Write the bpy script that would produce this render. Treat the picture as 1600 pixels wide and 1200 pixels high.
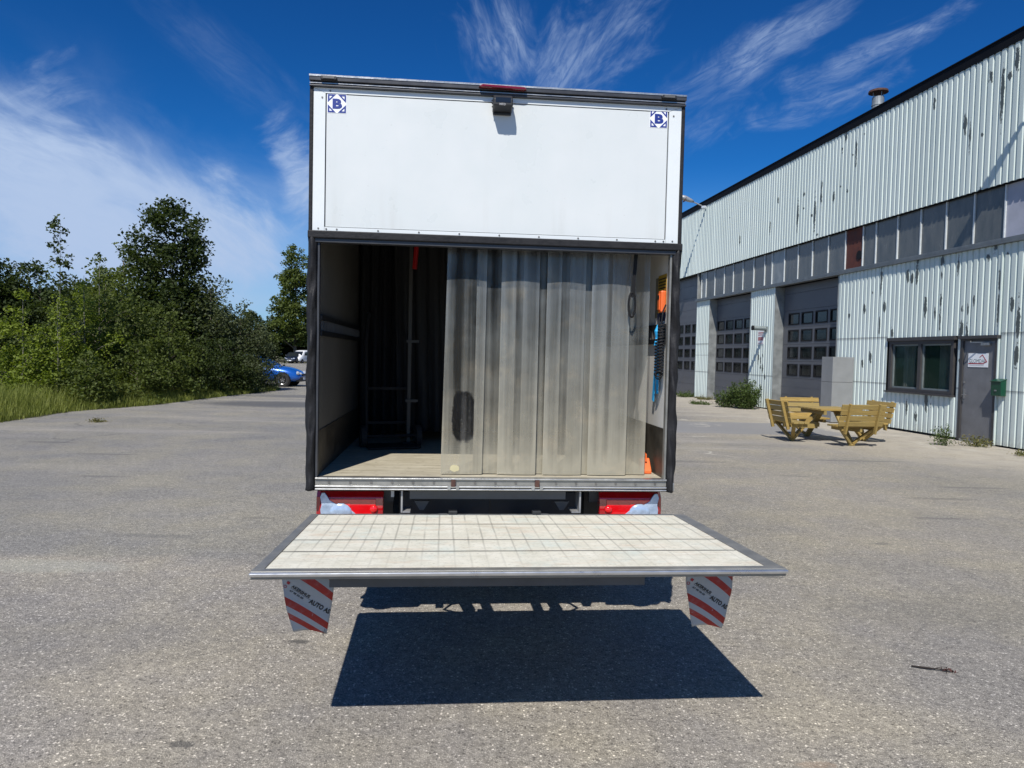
import bpy, bmesh, math, random
import numpy as np
from mathutils import Vector, Matrix

random.seed(7)
SC = bpy.context.scene
for _o in list(bpy.data.objects):
    bpy.data.objects.remove(_o)
COL = SC.collection
R = math.radians

# ------------------------------------------------------------------ camera
cam_d = bpy.data.cameras.new('camera')
cam = bpy.data.objects.new('camera', cam_d)
COL.objects.link(cam)
cam_d.sensor_width = 36.0
cam_d.lens = 36.0 * 1125.6 / 1600.0
cam_d.clip_start = 0.05
cam_d.clip_end = 2000
_pitch, _roll = 0.0396, 0.0218
_M = Matrix.Rotation(math.pi / 2 - _pitch, 3, 'X') @ Matrix.Rotation(_roll, 3, 'Z')
cam.matrix_world = Matrix.Translation((0, 0, 1.74)) @ _M.to_4x4()
SC.camera = cam

# ------------------------------------------------------------------ light
SC.view_settings.view_transform = 'Standard'
SC.view_settings.look = 'None'
SC.view_settings.gamma = 1.0
SC.view_settings.exposure = 0.15
SC.view_settings.use_curve_mapping = False
SC.render.filter_size = 1.0
SUN_DIR = Vector((0.189, 0.799, -1.0)).normalized()
sun_d = bpy.data.lights.new('sun', 'SUN')
sun_d.energy = 5.0
sun_d.angle = R(0.53)
sun_d.color = (1.0, 0.955, 0.88)
sun = bpy.data.objects.new('sun', sun_d)
COL.objects.link(sun)
sun.rotation_euler = SUN_DIR.to_track_quat('-Z', 'Y').to_euler()


class NT:
    """small node-tree helper"""
    def __init__(self, tree):
        self.t = tree
        self.n = tree.nodes
        self.l = tree.links

    def node(self, typ, **kw):
        n = self.n.new(typ)
        for k, v in kw.items():
            setattr(n, k, v)
        return n

    def put(self, sock, v):
        if isinstance(v, bpy.types.NodeSocket):
            self.l.new(v, sock)
        else:
            sock.default_value = v

    def math(self, op, a, b=None, c=None, clamp=False):
        n = self.node('ShaderNodeMath', operation=op, use_clamp=clamp)
        self.put(n.inputs[0], a)
        if b is not None:
            self.put(n.inputs[1], b)
        if c is not None:
            self.put(n.inputs[2], c)
        return n.outputs[0]

    def mix(self, fac, a, b, blend='MIX'):
        n = self.node('ShaderNodeMix', data_type='RGBA', blend_type=blend)
        self.put(n.inputs[0], fac)
        self.put(n.inputs[6], a if isinstance(a, bpy.types.NodeSocket) else (*a[:3], 1))
        self.put(n.inputs[7], b if isinstance(b, bpy.types.NodeSocket) else (*b[:3], 1))
        return n.outputs[2]

    def ramp(self, v, lo, hi, a=0.0, b=1.0, smooth=False):
        n = self.node('ShaderNodeMapRange', clamp=True)
        if smooth:
            n.interpolation_type = 'SMOOTHSTEP'
        self.put(n.inputs[0], v)
        n.inputs[1].default_value = lo
        n.inputs[2].default_value = hi
        n.inputs[3].default_value = a
        n.inputs[4].default_value = b
        return n.outputs[0]

    def noise(self, vec, scale, detail=3.0, rough=0.5, dist=0.0):
        n = self.node('ShaderNodeTexNoise')
        if vec is not None:
            self.l.new(vec, n.inputs['Vector'])
        n.inputs['Scale'].default_value = scale
        n.inputs['Detail'].default_value = detail
        n.inputs['Roughness'].default_value = rough
        n.inputs['Distortion'].default_value = dist
        return n.outputs['Fac']

    def mapping(self, vec, scale=(1, 1, 1), rot=(0, 0, 0), loc=(0, 0, 0)):
        n = self.node('ShaderNodeMapping')
        self.l.new(vec, n.inputs[0])
        n.inputs['Location'].default_value = loc
        n.inputs['Rotation'].default_value = rot
        n.inputs['Scale'].default_value = scale
        return n.outputs[0]

    def obj(self):
        return self.node('ShaderNodeTexCoord').outputs['Object']

    def sep(self, vec):
        n = self.node('ShaderNodeSeparateXYZ')
        self.l.new(vec, n.inputs[0])
        return n.outputs

    def comb(self, x, y, z=0.0):
        n = self.node('ShaderNodeCombineXYZ')
        self.put(n.inputs[0], x)
        self.put(n.inputs[1], y)
        self.put(n.inputs[2], z)
        return n.outputs[0]

    def bump(self, h, strength=0.3, dist=0.01):
        n = self.node('ShaderNodeBump')
        n.inputs['Strength'].default_value = strength
        n.inputs['Distance'].default_value = dist
        self.l.new(h, n.inputs['Height'])
        return n.outputs[0]


# ------------------------------------------------------------------ sky
world = bpy.data.worlds.new('World')
SC.world = world
world.use_nodes = True
wt = NT(world.node_tree)
wt.n.clear()
w_out = wt.node('ShaderNodeOutputWorld')
w_bg = wt.node('ShaderNodeBackground')
wt.l.new(w_bg.outputs[0], w_out.inputs[0])
w_bg.inputs[1].default_value = 0.08
sky = wt.node('ShaderNodeTexSky')
sky.sky_type = 'NISHITA'
sky.sun_disc = False
sky.sun_elevation = R(50.6)
sky.sun_rotation = R(180.0 + 13.3)
sky.altitude = 200
sky.air_density = 1.0
sky.dust_density = 0.4
sky.ozone_density = 3.0
w_dir = wt.node('ShaderNodeTexCoord').outputs['Generated']
wx, wy, wz = wt.sep(w_dir)
w_az = wt.math('MULTIPLY', wt.math('ARCTAN2', wx, wy), 57.29578)
w_el = wt.math('MULTIPLY', wt.math('ARCSINE', wz), 57.29578)


def cloud_blob(az, el, sa, se, ang, nscale, stretch, lo, hi, amp, seed, dist=0.6, fmin=0.25):
    """an elliptical patch of cirrus; ang = direction of the streaks in the (azimuth, elevation) plane"""
    c, s = math.cos(R(ang)), math.sin(R(ang))
    da = wt.math('SUBTRACT', w_az, az)
    de = wt.math('SUBTRACT', w_el, el)
    u = wt.math('ADD', wt.math('MULTIPLY', da, c), wt.math('MULTIPLY', de, s))
    v = wt.math('SUBTRACT', wt.math('MULTIPLY', de, c), wt.math('MULTIPLY', da, s))
    q = wt.math('ADD', wt.math('POWER', wt.math('ABSOLUTE', wt.math('DIVIDE', u, sa)), 2.0),
                wt.math('POWER', wt.math('ABSOLUTE', wt.math('DIVIDE', v, se)), 2.0))
    m = wt.math('POWER', 2.71828, wt.math('MULTIPLY', q, -1.0))
    vec = wt.comb(wt.math('MULTIPLY', u, 1.0 / stretch), v, seed)
    n = wt.noise(vec, nscale, 7.0, 0.60, dist)
    t = wt.math('ADD', n, wt.math('MULTIPLY', wt.math('SUBTRACT', m, 0.55), 0.55))
    d = wt.ramp(t, lo, hi, 0.0, amp, True)
    fib = wt.noise(wt.comb(wt.math('MULTIPLY', u, 0.55 / stretch), v, seed + 40.0), nscale * 4.2, 6.0, 0.65, 1.1)
    d = wt.math('MULTIPLY', d, wt.ramp(fib, 0.30, 0.66, fmin, 1.0, True))
    return wt.math('MULTIPLY', d, wt.ramp(m, 0.02, 0.30))


blobs = [
    cloud_blob(-34.5, 10.2, 9.5, 4.6, -18, 0.22, 1.8, 0.28, 0.64, 1.0, 1.3, 0.6, 0.78),
    cloud_blob(-29.0, 7.0, 9.0, 5.5, -25, 0.20, 1.6, 0.30, 0.70, 0.97, 4.1, 0.6, 0.80),
    cloud_blob(-21.5, 8.2, 4.6, 3.8, -38, 0.26, 1.7, 0.32, 0.70, 0.90, 7.7, 0.6, 0.70),
    cloud_blob(-28.0, 6.0, 19.0, 7.5, -12, 0.10, 1.5, 0.18, 0.75, 0.42, 33.0, 0.6, 0.9),
    cloud_blob(-16.3, 12.4, 2.2, 4.2, 20, 0.32, 1.6, 0.34, 0.76, 0.78, 9.2, 0.6, 0.6),
    cloud_blob(-22.0, 20.5, 9.0, 3.0, -30, 0.22, 2.2, 0.46, 1.05, 0.20, 11.0),
    cloud_blob(-33.5, 16.5, 3.6, 2.2, 30, 0.40, 1.8, 0.42, 0.90, 0.42, 13.0, 0.6, 0.45),
    cloud_blob(-1.5, 23.0, 4.2, 3.4, 112, 0.34, 1.7, 0.38, 1.00, 0.62, 15.5, 1.2),
    cloud_blob(3.6, 22.0, 5.6, 3.0, 60, 0.36, 2.0, 0.38, 0.98, 0.60, 17.1, 1.2),
    cloud_blob(8.0, 24.0, 6.5, 3.4, 42, 0.36, 2.0, 0.42, 1.02, 0.50, 19.0, 1.2),
    cloud_blob(18.0, 21.7, 9.5, 1.9, 24, 0.40, 2.6, 0.34, 1.0, 0.58, 21.4, 1.0),
    cloud_blob(25.5, 20.9, 6.8, 1.2, 15, 0.44, 2.6, 0.34, 0.95, 0.60, 23.8, 1.0),
    cloud_blob(22.5, 18.2, 7.0, 1.7, 11, 0.40, 2.2, 0.42, 0.98, 0.48, 26.3, 1.0),
    cloud_blob(14.0, 17.0, 6.0, 2.0, 25, 0.40, 2.0, 0.44, 1.05, 0.32, 29.0, 1.0),
]
# thin cirrus over the rest of the sky as well
pl = wt.math('ADD', wt.math('MAXIMUM', wz, 0.0), 0.12)
pvec = wt.comb(wt.math('DIVIDE', wx, pl), wt.math('DIVIDE', wy, pl))
gen = wt.noise(wt.mapping(pvec, (1.6, 0.45, 1), (0, 0, R(35))), 1.4, 7.0, 0.6, 0.8)
gen = wt.ramp(gen, 0.52, 0.85, 0.0, 0.35, True)
outside = wt.ramp(wt.math('ABSOLUTE', w_az), 38.0, 60.0)
gen = wt.math('MULTIPLY', gen, outside)
dens = gen
for b in blobs:
    keep = wt.math('SUBTRACT', 1.0, b, clamp=True)
    dens = wt.math('SUBTRACT', 1.0, wt.math('MULTIPLY', wt.math('SUBTRACT', 1.0, dens), keep), clamp=True)
dens = wt.math('MULTIPLY', dens, wt.ramp(w_el, -0.5, 3.0))
# deep, contrasty blue: a power curve on each channel of the physical sky
sr = wt.node('ShaderNodeSeparateColor')
wt.l.new(sky.outputs[0], sr.inputs[0])
sc3 = wt.node('ShaderNodeCombineColor')
for ci, (gain, pw, k) in enumerate(((0.072, 1.60, 4.3), (0.083, 1.42, 11.2), (0.099, 1.38, 13.8))):
    ch_ = wt.math('MINIMUM', wt.math('MULTIPLY', sr.outputs[ci], gain), 1.2)
    wt.l.new(wt.math('MULTIPLY', wt.math('POWER', ch_, pw), k), sc3.inputs[ci])
skycol = wt.mix(wt.ramp(w_el, 0.0, 15.0, 0.62, 0.0, True), sc3.outputs[0], (4.4, 6.6, 9.4))
cloudcol = wt.mix(dens, skycol, (5.0, 6.4, 9.0))
wt.l.new(cloudcol, w_bg.inputs[0])


# ------------------------------------------------------------------ materials
MATS = {}


def new_mat(name):
    m = bpy.data.materials.new(name)
    m.use_nodes = True
    t = NT(m.node_tree)
    t.n.clear()
    out = t.node('ShaderNodeOutputMaterial')
    p = t.node('ShaderNodeBsdfPrincipled')
    t.l.new(p.outputs[0], out.inputs[0])
    MATS[name] = m
    return m, t, p, out


def simple(name, col, rough=0.5, metal=0.0, var=0.12, vscale=6.0, bump=0.0, bscale=40.0, spec=0.5, coat=0.0):
    m, t, p, out = new_mat(name)
    o = t.obj()
    n = t.noise(o, vscale, 4.0, 0.6)
    f = t.ramp(n, 0.3, 0.7, 1.0 - var, 1.0 + var)
    c = t.node('ShaderNodeVectorMath', operation='SCALE')
    c.inputs[0].default_value = col
    t.l.new(f, c.inputs['Scale'])
    t.l.new(c.outputs[0], p.inputs['Base Color'])
    t.put(p.inputs['Roughness'], t.ramp(n, 0.3, 0.7, max(0.02, rough * 0.85), min(1, rough * 1.15)))
    p.inputs['Metallic'].default_value = metal
    p.inputs['Specular IOR Level'].default_value = spec
    p.inputs['Coat Weight'].default_value = coat
    p.inputs['Coat Roughness'].default_value = 0.05
    if bump:
        t.l.new(t.bump(t.noise(o, bscale, 3.0), bump, 0.01), p.inputs['Normal'])
    return m


simple('white_panel', (0.61, 0.635, 0.63), 0.32, 0, 0.02, 1.5)
simple('white_trim', (0.68, 0.71, 0.71), 0.35, 0, 0.03, 3.0)
simple('black_rubber', (0.016, 0.016, 0.018), 0.6, 0, 0.3, 14, 0.25, 60, 0.25)
simple('dark_extrusion', (0.05, 0.052, 0.058), 0.42, 0.3, 0.15, 8)
simple('aluminium', (0.42, 0.42, 0.41), 0.38, 0.85, 0.18, 14, 0.08, 120)
simple('bright_aluminium', (0.62, 0.62, 0.61), 0.30, 0.9, 0.10, 14)
simple('dull_aluminium', (0.26, 0.255, 0.235), 0.5, 0.55, 0.2, 10)
simple('screw_steel', (0.16, 0.15, 0.14), 0.5, 0.5, 0.2, 20)
simple('deck_joint', (0.10, 0.098, 0.085), 0.7, 0, 0.4, 30)
simple('rust', (0.075, 0.035, 0.026), 0.8, 0.1, 0.4, 30)
simple('black_paint', (0.015, 0.016, 0.018), 0.45, 0, 0.2, 8)
simple('navy_steel', (0.018, 0.024, 0.034), 0.45, 0.2, 0.2, 6)
simple('grey_steel', (0.10, 0.10, 0.10), 0.5, 0.3, 0.2, 6)
simple('dim_steel', (0.055, 0.052, 0.046), 0.6, 0.1, 0.15, 12)
simple('light_steel', (0.33, 0.33, 0.33), 0.45, 0.4, 0.15, 12)
simple('lining_shaded', (0.115, 0.11, 0.10), 0.5, 0, 0.08, 2.0)  # left cargo lining, the shade inside put into its colour
simple('lining_sunlit', (0.62, 0.60, 0.56), 0.5, 0, 0.08, 2.0)  # right cargo lining, same sheet kept paler where the sun reaches
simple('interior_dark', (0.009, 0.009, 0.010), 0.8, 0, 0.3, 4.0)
simple('kick_plate', (0.085, 0.075, 0.06), 0.5, 0.5, 0.35, 9, 0.1, 80)
simple('emblem_blue', (0.018, 0.035, 0.22), 0.4, 0, 0.03)
simple('sticker_white', (0.80, 0.82, 0.84), 0.4, 0, 0.02)
simple('lettering_grey', (0.35, 0.35, 0.36), 0.5, 0, 0.02)
simple('lettering_black', (0.012, 0.012, 0.013), 0.5, 0, 0.02)
simple('lettering_red', (0.34, 0.02, 0.03), 0.5, 0, 0.05)
simple('faded_red', (0.42, 0.16, 0.16), 0.5, 0, 0.2, 20)
simple('lettering_teal', (0.10, 0.17, 0.17), 0.5, 0, 0.05)
simple('red_lens', (0.70, 0.004, 0.008), 0.10, 0, 0.1, 20, 0.0, 40, 0.6, 0.8)
simple('dark_red_lens', (0.17, 0.004, 0.008), 0.10, 0, 0.1, 20, 0.0, 40, 0.6, 0.8)
simple('body_red_lens', (0.40, 0.005, 0.009), 0.10, 0, 0.1, 20, 0.0, 40, 0.6, 0.8)
simple('bright_red_lens', (0.75, 0.012, 0.012), 0.12, 0, 0.05, 20, 0.0, 40, 0.6, 0.8)
simple('clear_lens', (0.42, 0.52, 0.66), 0.16, 0.25, 0.15, 30, 0.15, 60, 0.7, 0.6)
simple('orange_plastic', (0.75, 0.14, 0.03), 0.45, 0, 0.05)
simple('blue_strap_cloth', (0.02, 0.36, 0.72), 0.7, 0, 0.15, 30)
simple('yellow_sticker', (0.42, 0.26, 0.03), 0.5, 0, 0.2, 60)
simple('navy_sticker', (0.015, 0.02, 0.06), 0.5, 0, 0.1)
simple('grey_sticker', (0.20, 0.18, 0.12), 0.5, 0, 0.2, 50)
simple('red_handle', (0.42, 0.01, 0.012), 0.4, 0, 0.08)
simple('dark_cloth', (0.010, 0.011, 0.013), 0.9, 0, 0.3, 5, 0.3, 90)
simple('grey_cloth', (0.020, 0.021, 0.022), 0.9, 0, 0.25, 5, 0.3, 90)
simple('tyre_rubber', (0.02, 0.02, 0.02), 0.8, 0, 0.2, 10)
simple('rim_alloy', (0.52, 0.53, 0.55), 0.3, 0.8, 0.08)
simple('car_blue', (0.010, 0.105, 0.46), 0.28, 0.25, 0.05, 3, 0, 40, 0.5, 0.8)
simple('car_navy', (0.012, 0.018, 0.040), 0.28, 0.2, 0.05, 3, 0, 40, 0.5, 0.8)
simple('car_white', (0.78, 0.79, 0.80), 0.3, 0, 0.03, 3, 0, 40, 0.5, 0.6)
simple('car_glass', (0.015, 0.018, 0.022), 0.06, 0, 0.1, 3, 0, 40, 0.6)
simple('headlamp_glass', (0.62, 0.66, 0.70), 0.10, 0.4, 0.1, 30, 0, 40, 0.8)
simple('black_plastic', (0.018, 0.019, 0.021), 0.55, 0, 0.2, 10)
simple('roof_felt', (0.05, 0.05, 0.052), 0.9, 0, 0.2, 2)
simple('fascia', (0.006, 0.007, 0.010), 0.7, 0, 0.25, 3, 0, 40, 0.12)
simple('sill_steel', (0.16, 0.175, 0.18), 0.45, 0.4, 0.2, 4)
simple('mullion_paint', (0.62, 0.65, 0.65), 0.45, 0.2, 0.1, 6)
simple('rust_panel', (0.10, 0.028, 0.018), 0.75, 0.0, 0.3, 5)
simple('frosted_panel', (0.36, 0.37, 0.43), 0.55, 0, 0.1, 3)
simple('door_grey', (0.088, 0.092, 0.105), 0.42, 0.0, 0.06, 2)
simple('frame_black', (0.010, 0.010, 0.011), 0.6, 0, 0.1, 5, 0, 40, 0.2)
simple('galvanised', (0.30, 0.315, 0.31), 0.45, 0.5, 0.25, 3, 0.06, 20)
simple('frame_brown', (0.052, 0.050, 0.050), 0.55, 0.1, 0.15, 6)
simple('mailbox_green', (0.004, 0.055, 0.028), 0.38, 0, 0.1, 6, 0, 40, 0.5, 0.2)
simple('lamp_grey', (0.34, 0.35, 0.36), 0.45, 0.4, 0.1, 8)
simple('tube_grey', (0.18, 0.21, 0.21), 0.5, 0.2, 0.15, 8)
simple('leaf_grey_paint', (0.165, 0.168, 0.175), 0.45, 0.1, 0.16, 3)
simple('cabinet_grey', (0.24, 0.245, 0.245), 0.5, 0.1, 0.08, 3)
simple('bark', (0.10, 0.085, 0.065), 0.9, 0, 0.35, 9, 0.5, 30)
simple('pale_bark', (0.16, 0.15, 0.12), 0.8, 0, 0.35, 9, 0.3, 30)
simple('stem_green', (0.11, 0.13, 0.045), 0.7, 0, 0.25, 9)
simple('curtain_pale', (0.42, 0.45, 0.43), 0.85, 0, 0.1, 4)
simple('room_dark', (0.03, 0.033, 0.033), 0.9, 0, 0.2, 2)
simple('dead_leaf', (0.055, 0.022, 0.018), 0.8, 0, 0.4, 20)
simple('twig_bark', (0.018, 0.013, 0.010), 0.85, 0, 0.3, 20)


def mat_door_panel():
    m, t, p, out = new_mat('door_panel')
    o = t.obj()
    x, y, z = t.sep(o)
    a = t.noise(t.mapping(o, (9.0, 1, 0.7)), 1.0, 5, 0.65)
    b = t.noise(o, 2.2, 5, 0.6)
    c = t.mix(t.ramp(b, 0.35, 0.7), (0.60, 0.63, 0.62), (0.635, 0.655, 0.65))
    c = t.mix(t.math('MULTIPLY', t.ramp(a, 0.52, 0.75, 0, 0.30), t.ramp(z, 2.75, 2.45, 0.25, 1.0)), c, (0.47, 0.465, 0.43))
    sp = t.noise(o, 45.0, 3, 0.6)
    c = t.mix(t.ramp(sp, 0.70, 0.78, 0, 0.35), c, (0.36, 0.35, 0.32))
    t.l.new(c, p.inputs['Base Color'])
    t.put(p.inputs['Roughness'], t.ramp(b, 0.3, 0.7, 0.22, 0.42))
    t.l.new(t.bump(t.noise(o, 1.1, 2, 0.4), 0.25, 0.02), p.inputs['Normal'])


mat_door_panel()


def mat_box_floor():
    m, t, p, out = new_mat('box_floor')
    o = t.obj()
    a = t.noise(t.mapping(o, (1.0, 6.0, 1)), 3.0, 5, 0.6)
    b = t.noise(o, 22.0, 4, 0.6)
    c = t.mix(t.ramp(a, 0.3, 0.7), (0.30, 0.265, 0.19), (0.50, 0.46, 0.36))
    c = t.mix(t.ramp(b, 0.55, 0.75, 0, 0.6), c, (0.15, 0.13, 0.10))
    t.l.new(c, p.inputs['Base Color'])
    p.inputs['Roughness'].default_value = 0.7


mat_box_floor()


def mat_deck():
    """worn anti-slip deck: pale coating, rubbed lines along and across, stains"""
    m, t, p, out = new_mat('deck_coating')
    o = t.obj()
    x, y, z = t.sep(o)
    n1 = t.noise(o, 9.0, 6, 0.65)
    n2 = t.noise(o, 55.0, 4, 0.7)
    n3 = t.noise(t.mapping(o, (1.2, 5.0, 1)), 4.0, 5, 0.6)
    xw = t.math('ADD', x, t.math('MULTIPLY', t.math('SUBTRACT', t.noise(o, 3.0, 2), 0.5), 0.012))
    lx = t.math('ABSOLUTE', t.math('SUBTRACT', t.math('FRACT', t.math('DIVIDE', xw, 0.071)), 0.5))
    lx = t.ramp(lx, 0.0, 0.10, 1.0, 0.0)
    lx = t.math('MULTIPLY', lx, t.ramp(t.noise(t.mapping(o, (6.0, 1.2, 1)), 2.2, 4, 0.6), 0.34, 0.56))
    lx = t.math('MULTIPLY', lx, t.ramp(y, -1.30, -0.70, 0.30, 1.0))
    ly = t.math('ABSOLUTE', t.math('SUBTRACT', t.math('FRACT', t.math('DIVIDE', y, 0.083)), 0.5))
    ly = t.ramp(ly, 0.0, 0.10, 1.0, 0.0)
    ly = t.math('MULTIPLY', ly, t.ramp(t.noise(t.mapping(o, (1.0, 7.0, 1)), 2.6, 4, 0.6), 0.50, 0.70))
    ang = t.mapping(o, (3.0, 26.0, 1), (0, 0, R(58)))
    scr = t.ramp(t.noise(ang, 2.6, 5, 0.6), 0.66, 0.72)
    ang2 = t.mapping(o, (2.0, 40.0, 1), (0, 0, R(-72)))
    scr2 = t.ramp(t.noise(ang2, 2.0, 5, 0.6), 0.66, 0.71)
    base = t.mix(t.ramp(n1, 0.3, 0.7), (0.56, 0.54, 0.445), (0.69, 0.67, 0.58))
    base = t.mix(t.ramp(n3, 0.54, 0.70, 0, 0.6), base, (0.56, 0.44, 0.33))
    base = t.mix(t.ramp(t.noise(o, 4.0, 4, 0.6), 0.56, 0.72, 0, 0.45), base, (0.46, 0.58, 0.56))
    dark = t.math('MAXIMUM', t.math('MULTIPLY', lx, 0.85), t.math('MULTIPLY', ly, 0.55))
    dark = t.math('MAXIMUM', dark, t.math('MULTIPLY', t.math('MAXIMUM', scr, scr2), 0.7))
    scuff = t.noise(t.mapping(o, (5.0, 22.0, 1), (0, 0, R(12))), 2.0, 6, 0.7)
    dark = t.math('MAXIMUM', dark, t.ramp(scuff, 0.56, 0.74, 0, 0.5))
    dark = t.math('MAXIMUM', dark, t.ramp(n2, 0.54, 0.72, 0, 0.60))
    base = t.mix(dark, base, (0.27, 0.26, 0.22))
    t.l.new(base, p.inputs['Base Color'])
    p.inputs['Roughness'].default_value = 0.7
    t.l.new(t.bump(n2, 0.35, 0.004), p.inputs['Normal'])


mat_deck()


def mat_strip(name, smudge=False):
    """yellowed, scratched clear PVC"""
    m, t, p, out = new_mat(name)
    o = t.obj()
    x, y, z = t.sep(o)
    st = t.noise(t.mapping(o, (22.0, 22.0, 0.35)), 1.0, 5, 0.6)
    blot = t.noise(o, 7.0, 5, 0.65)
    fine = t.noise(o, 60.0, 4, 0.65)
    low = t.ramp(z, 2.35, 1.0)
    col = t.mix(low, (0.20, 0.215, 0.225), (0.31, 0.285, 0.215))  # top tinted darker and bluish for shade and sky reflection, dirtier tan below
    col = t.mix(t.ramp(blot, 0.52, 0.75, 0, 0.7), col, (0.40, 0.35, 0.26))
    t.l.new(col, p.inputs['Base Color'])
    p.inputs['Roughness'].default_value = 0.16
    p.inputs['Specular IOR Level'].default_value = 0.75
    ri = t.node('ShaderNodeObjectInfo').outputs['Random']
    a = t.math('ADD', t.ramp(st, 0.34, 0.66, 0.05, 0.40), t.math('MULTIPLY', t.math('ADD', t.math('POWER', low, 2.0), t.math('MULTIPLY', t.math('POWER', low, 8.0), 0.6)), 0.46))
    a = t.math('ADD', a, t.ramp(ri, 0.0, 1.0, -0.10, 0.14))
    ed = t.node('ShaderNodeAttribute', attribute_name='rim').outputs['Fac']
    a = t.math('ADD', a, t.math('MULTIPLY', t.math('POWER', ed, 3.0), 0.34))
    a = t.math('ADD', a, t.ramp(t.noise(o, 5.0, 5, 0.6), 0.35, 0.75, -0.06, 0.14))
    if smudge:
        # a worn oval window rubbed clear near the bottom
        dx = t.math('DIVIDE', t.math('ADD', x, 0.185), 0.072)
        dz = t.math('DIVIDE', t.math('SUBTRACT', z, 1.36), 0.155)
        q = t.math('ADD', t.math('POWER', t.math('ABSOLUTE', dx), 3.0), t.math('POWER', t.math('ABSOLUTE', dz), 3.0))
        q = t.math('ADD', q, t.math('MULTIPLY', t.math('SUBTRACT', t.noise(o, 30.0, 5, 0.7), 0.5), 1.3))
        s = t.ramp(q, 0.75, 1.15, 0.9, 0.0)
        s = t.math('MULTIPLY', s, t.ramp(fine, 0.60, 0.68, 1.0, 0.45))
        a = t.math('SUBTRACT', a, t.math('MULTIPLY', s, 0.34))
        dx = t.math('DIVIDE', t.math('ADD', x, 0.235), 0.03)
        dz = t.math('DIVIDE', t.math('SUBTRACT', z, 1.045), 0.022)
        q = t.math('ADD', t.math('POWER', dx, 2.0), t.math('POWER', dz, 2.0))
        q = t.math('ADD', q, t.math('MULTIPLY', t.math('SUBTRACT', fine, 0.5), 1.2))
        s2 = t.ramp(q, 0.8, 1.0, 1.0, 0.0)
        t.l.new(t.mix(s2, t.mix(s, col, (0.12, 0.118, 0.115)), (0.52, 0.47, 0.28)), p.inputs['Base Color'])
        a = t.math('MAXIMUM', a, t.math('MULTIPLY', s2, 0.9))
    a = t.math('MINIMUM', t.math('MAXIMUM', a, 0.08), 0.95)
    t.l.new(a, p.inputs['Alpha'])
    t.l.new(t.bump(t.noise(t.mapping(o, (9.0, 9.0, 0.5)), 1.0, 1.0, 0.4), 0.10, 0.01), p.inputs['Normal'])


mat_strip('pvc_strip')
mat_strip('pvc_strip_worn', True)


def mat_flag():
    m, t, p, out = new_mat('flag_stripes')
    o = t.obj()
    x, y, z = t.sep(o)
    n = t.noise(o, 20.0, 4, 0.6)
    v = t.math('SUBTRACT', t.math('MULTIPLY', z, -1.0), t.math('MULTIPLY', x, 0.67))
    # the stripes sag a little to the right
    v = t.math('SUBTRACT', v, t.math('MULTIPLY', t.math('MULTIPLY', x, x), 1.1))
    red = None
    for lo, hi in ((-0.30, -0.042), (0.000, 0.041), (0.158, 0.194), (0.223, 0.253)):
        b = t.math('MULTIPLY', t.math('GREATER_THAN', v, lo), t.math('LESS_THAN', v, hi))
        red = b if red is None else t.math('MAXIMUM', red, b)
    wear = t.ramp(t.noise(o, 38.0, 5, 0.7), 0.62, 0.70, 1.0, 0.35)
    red = t.math('MULTIPLY', red, t.math('MAXIMUM', wear, t.ramp(z, -0.20, -0.17)))
    c = t.mix(red, (0.37, 0.39, 0.405), (0.36, 0.014, 0.010))
    c = t.mix(t.ramp(n, 0.5, 0.8, 0, 0.35), c, (0.30, 0.30, 0.30))
    t.l.new(c, p.inputs['Base Color'])
    p.inputs['Roughness'].default_value = 0.45


mat_flag()


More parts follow.
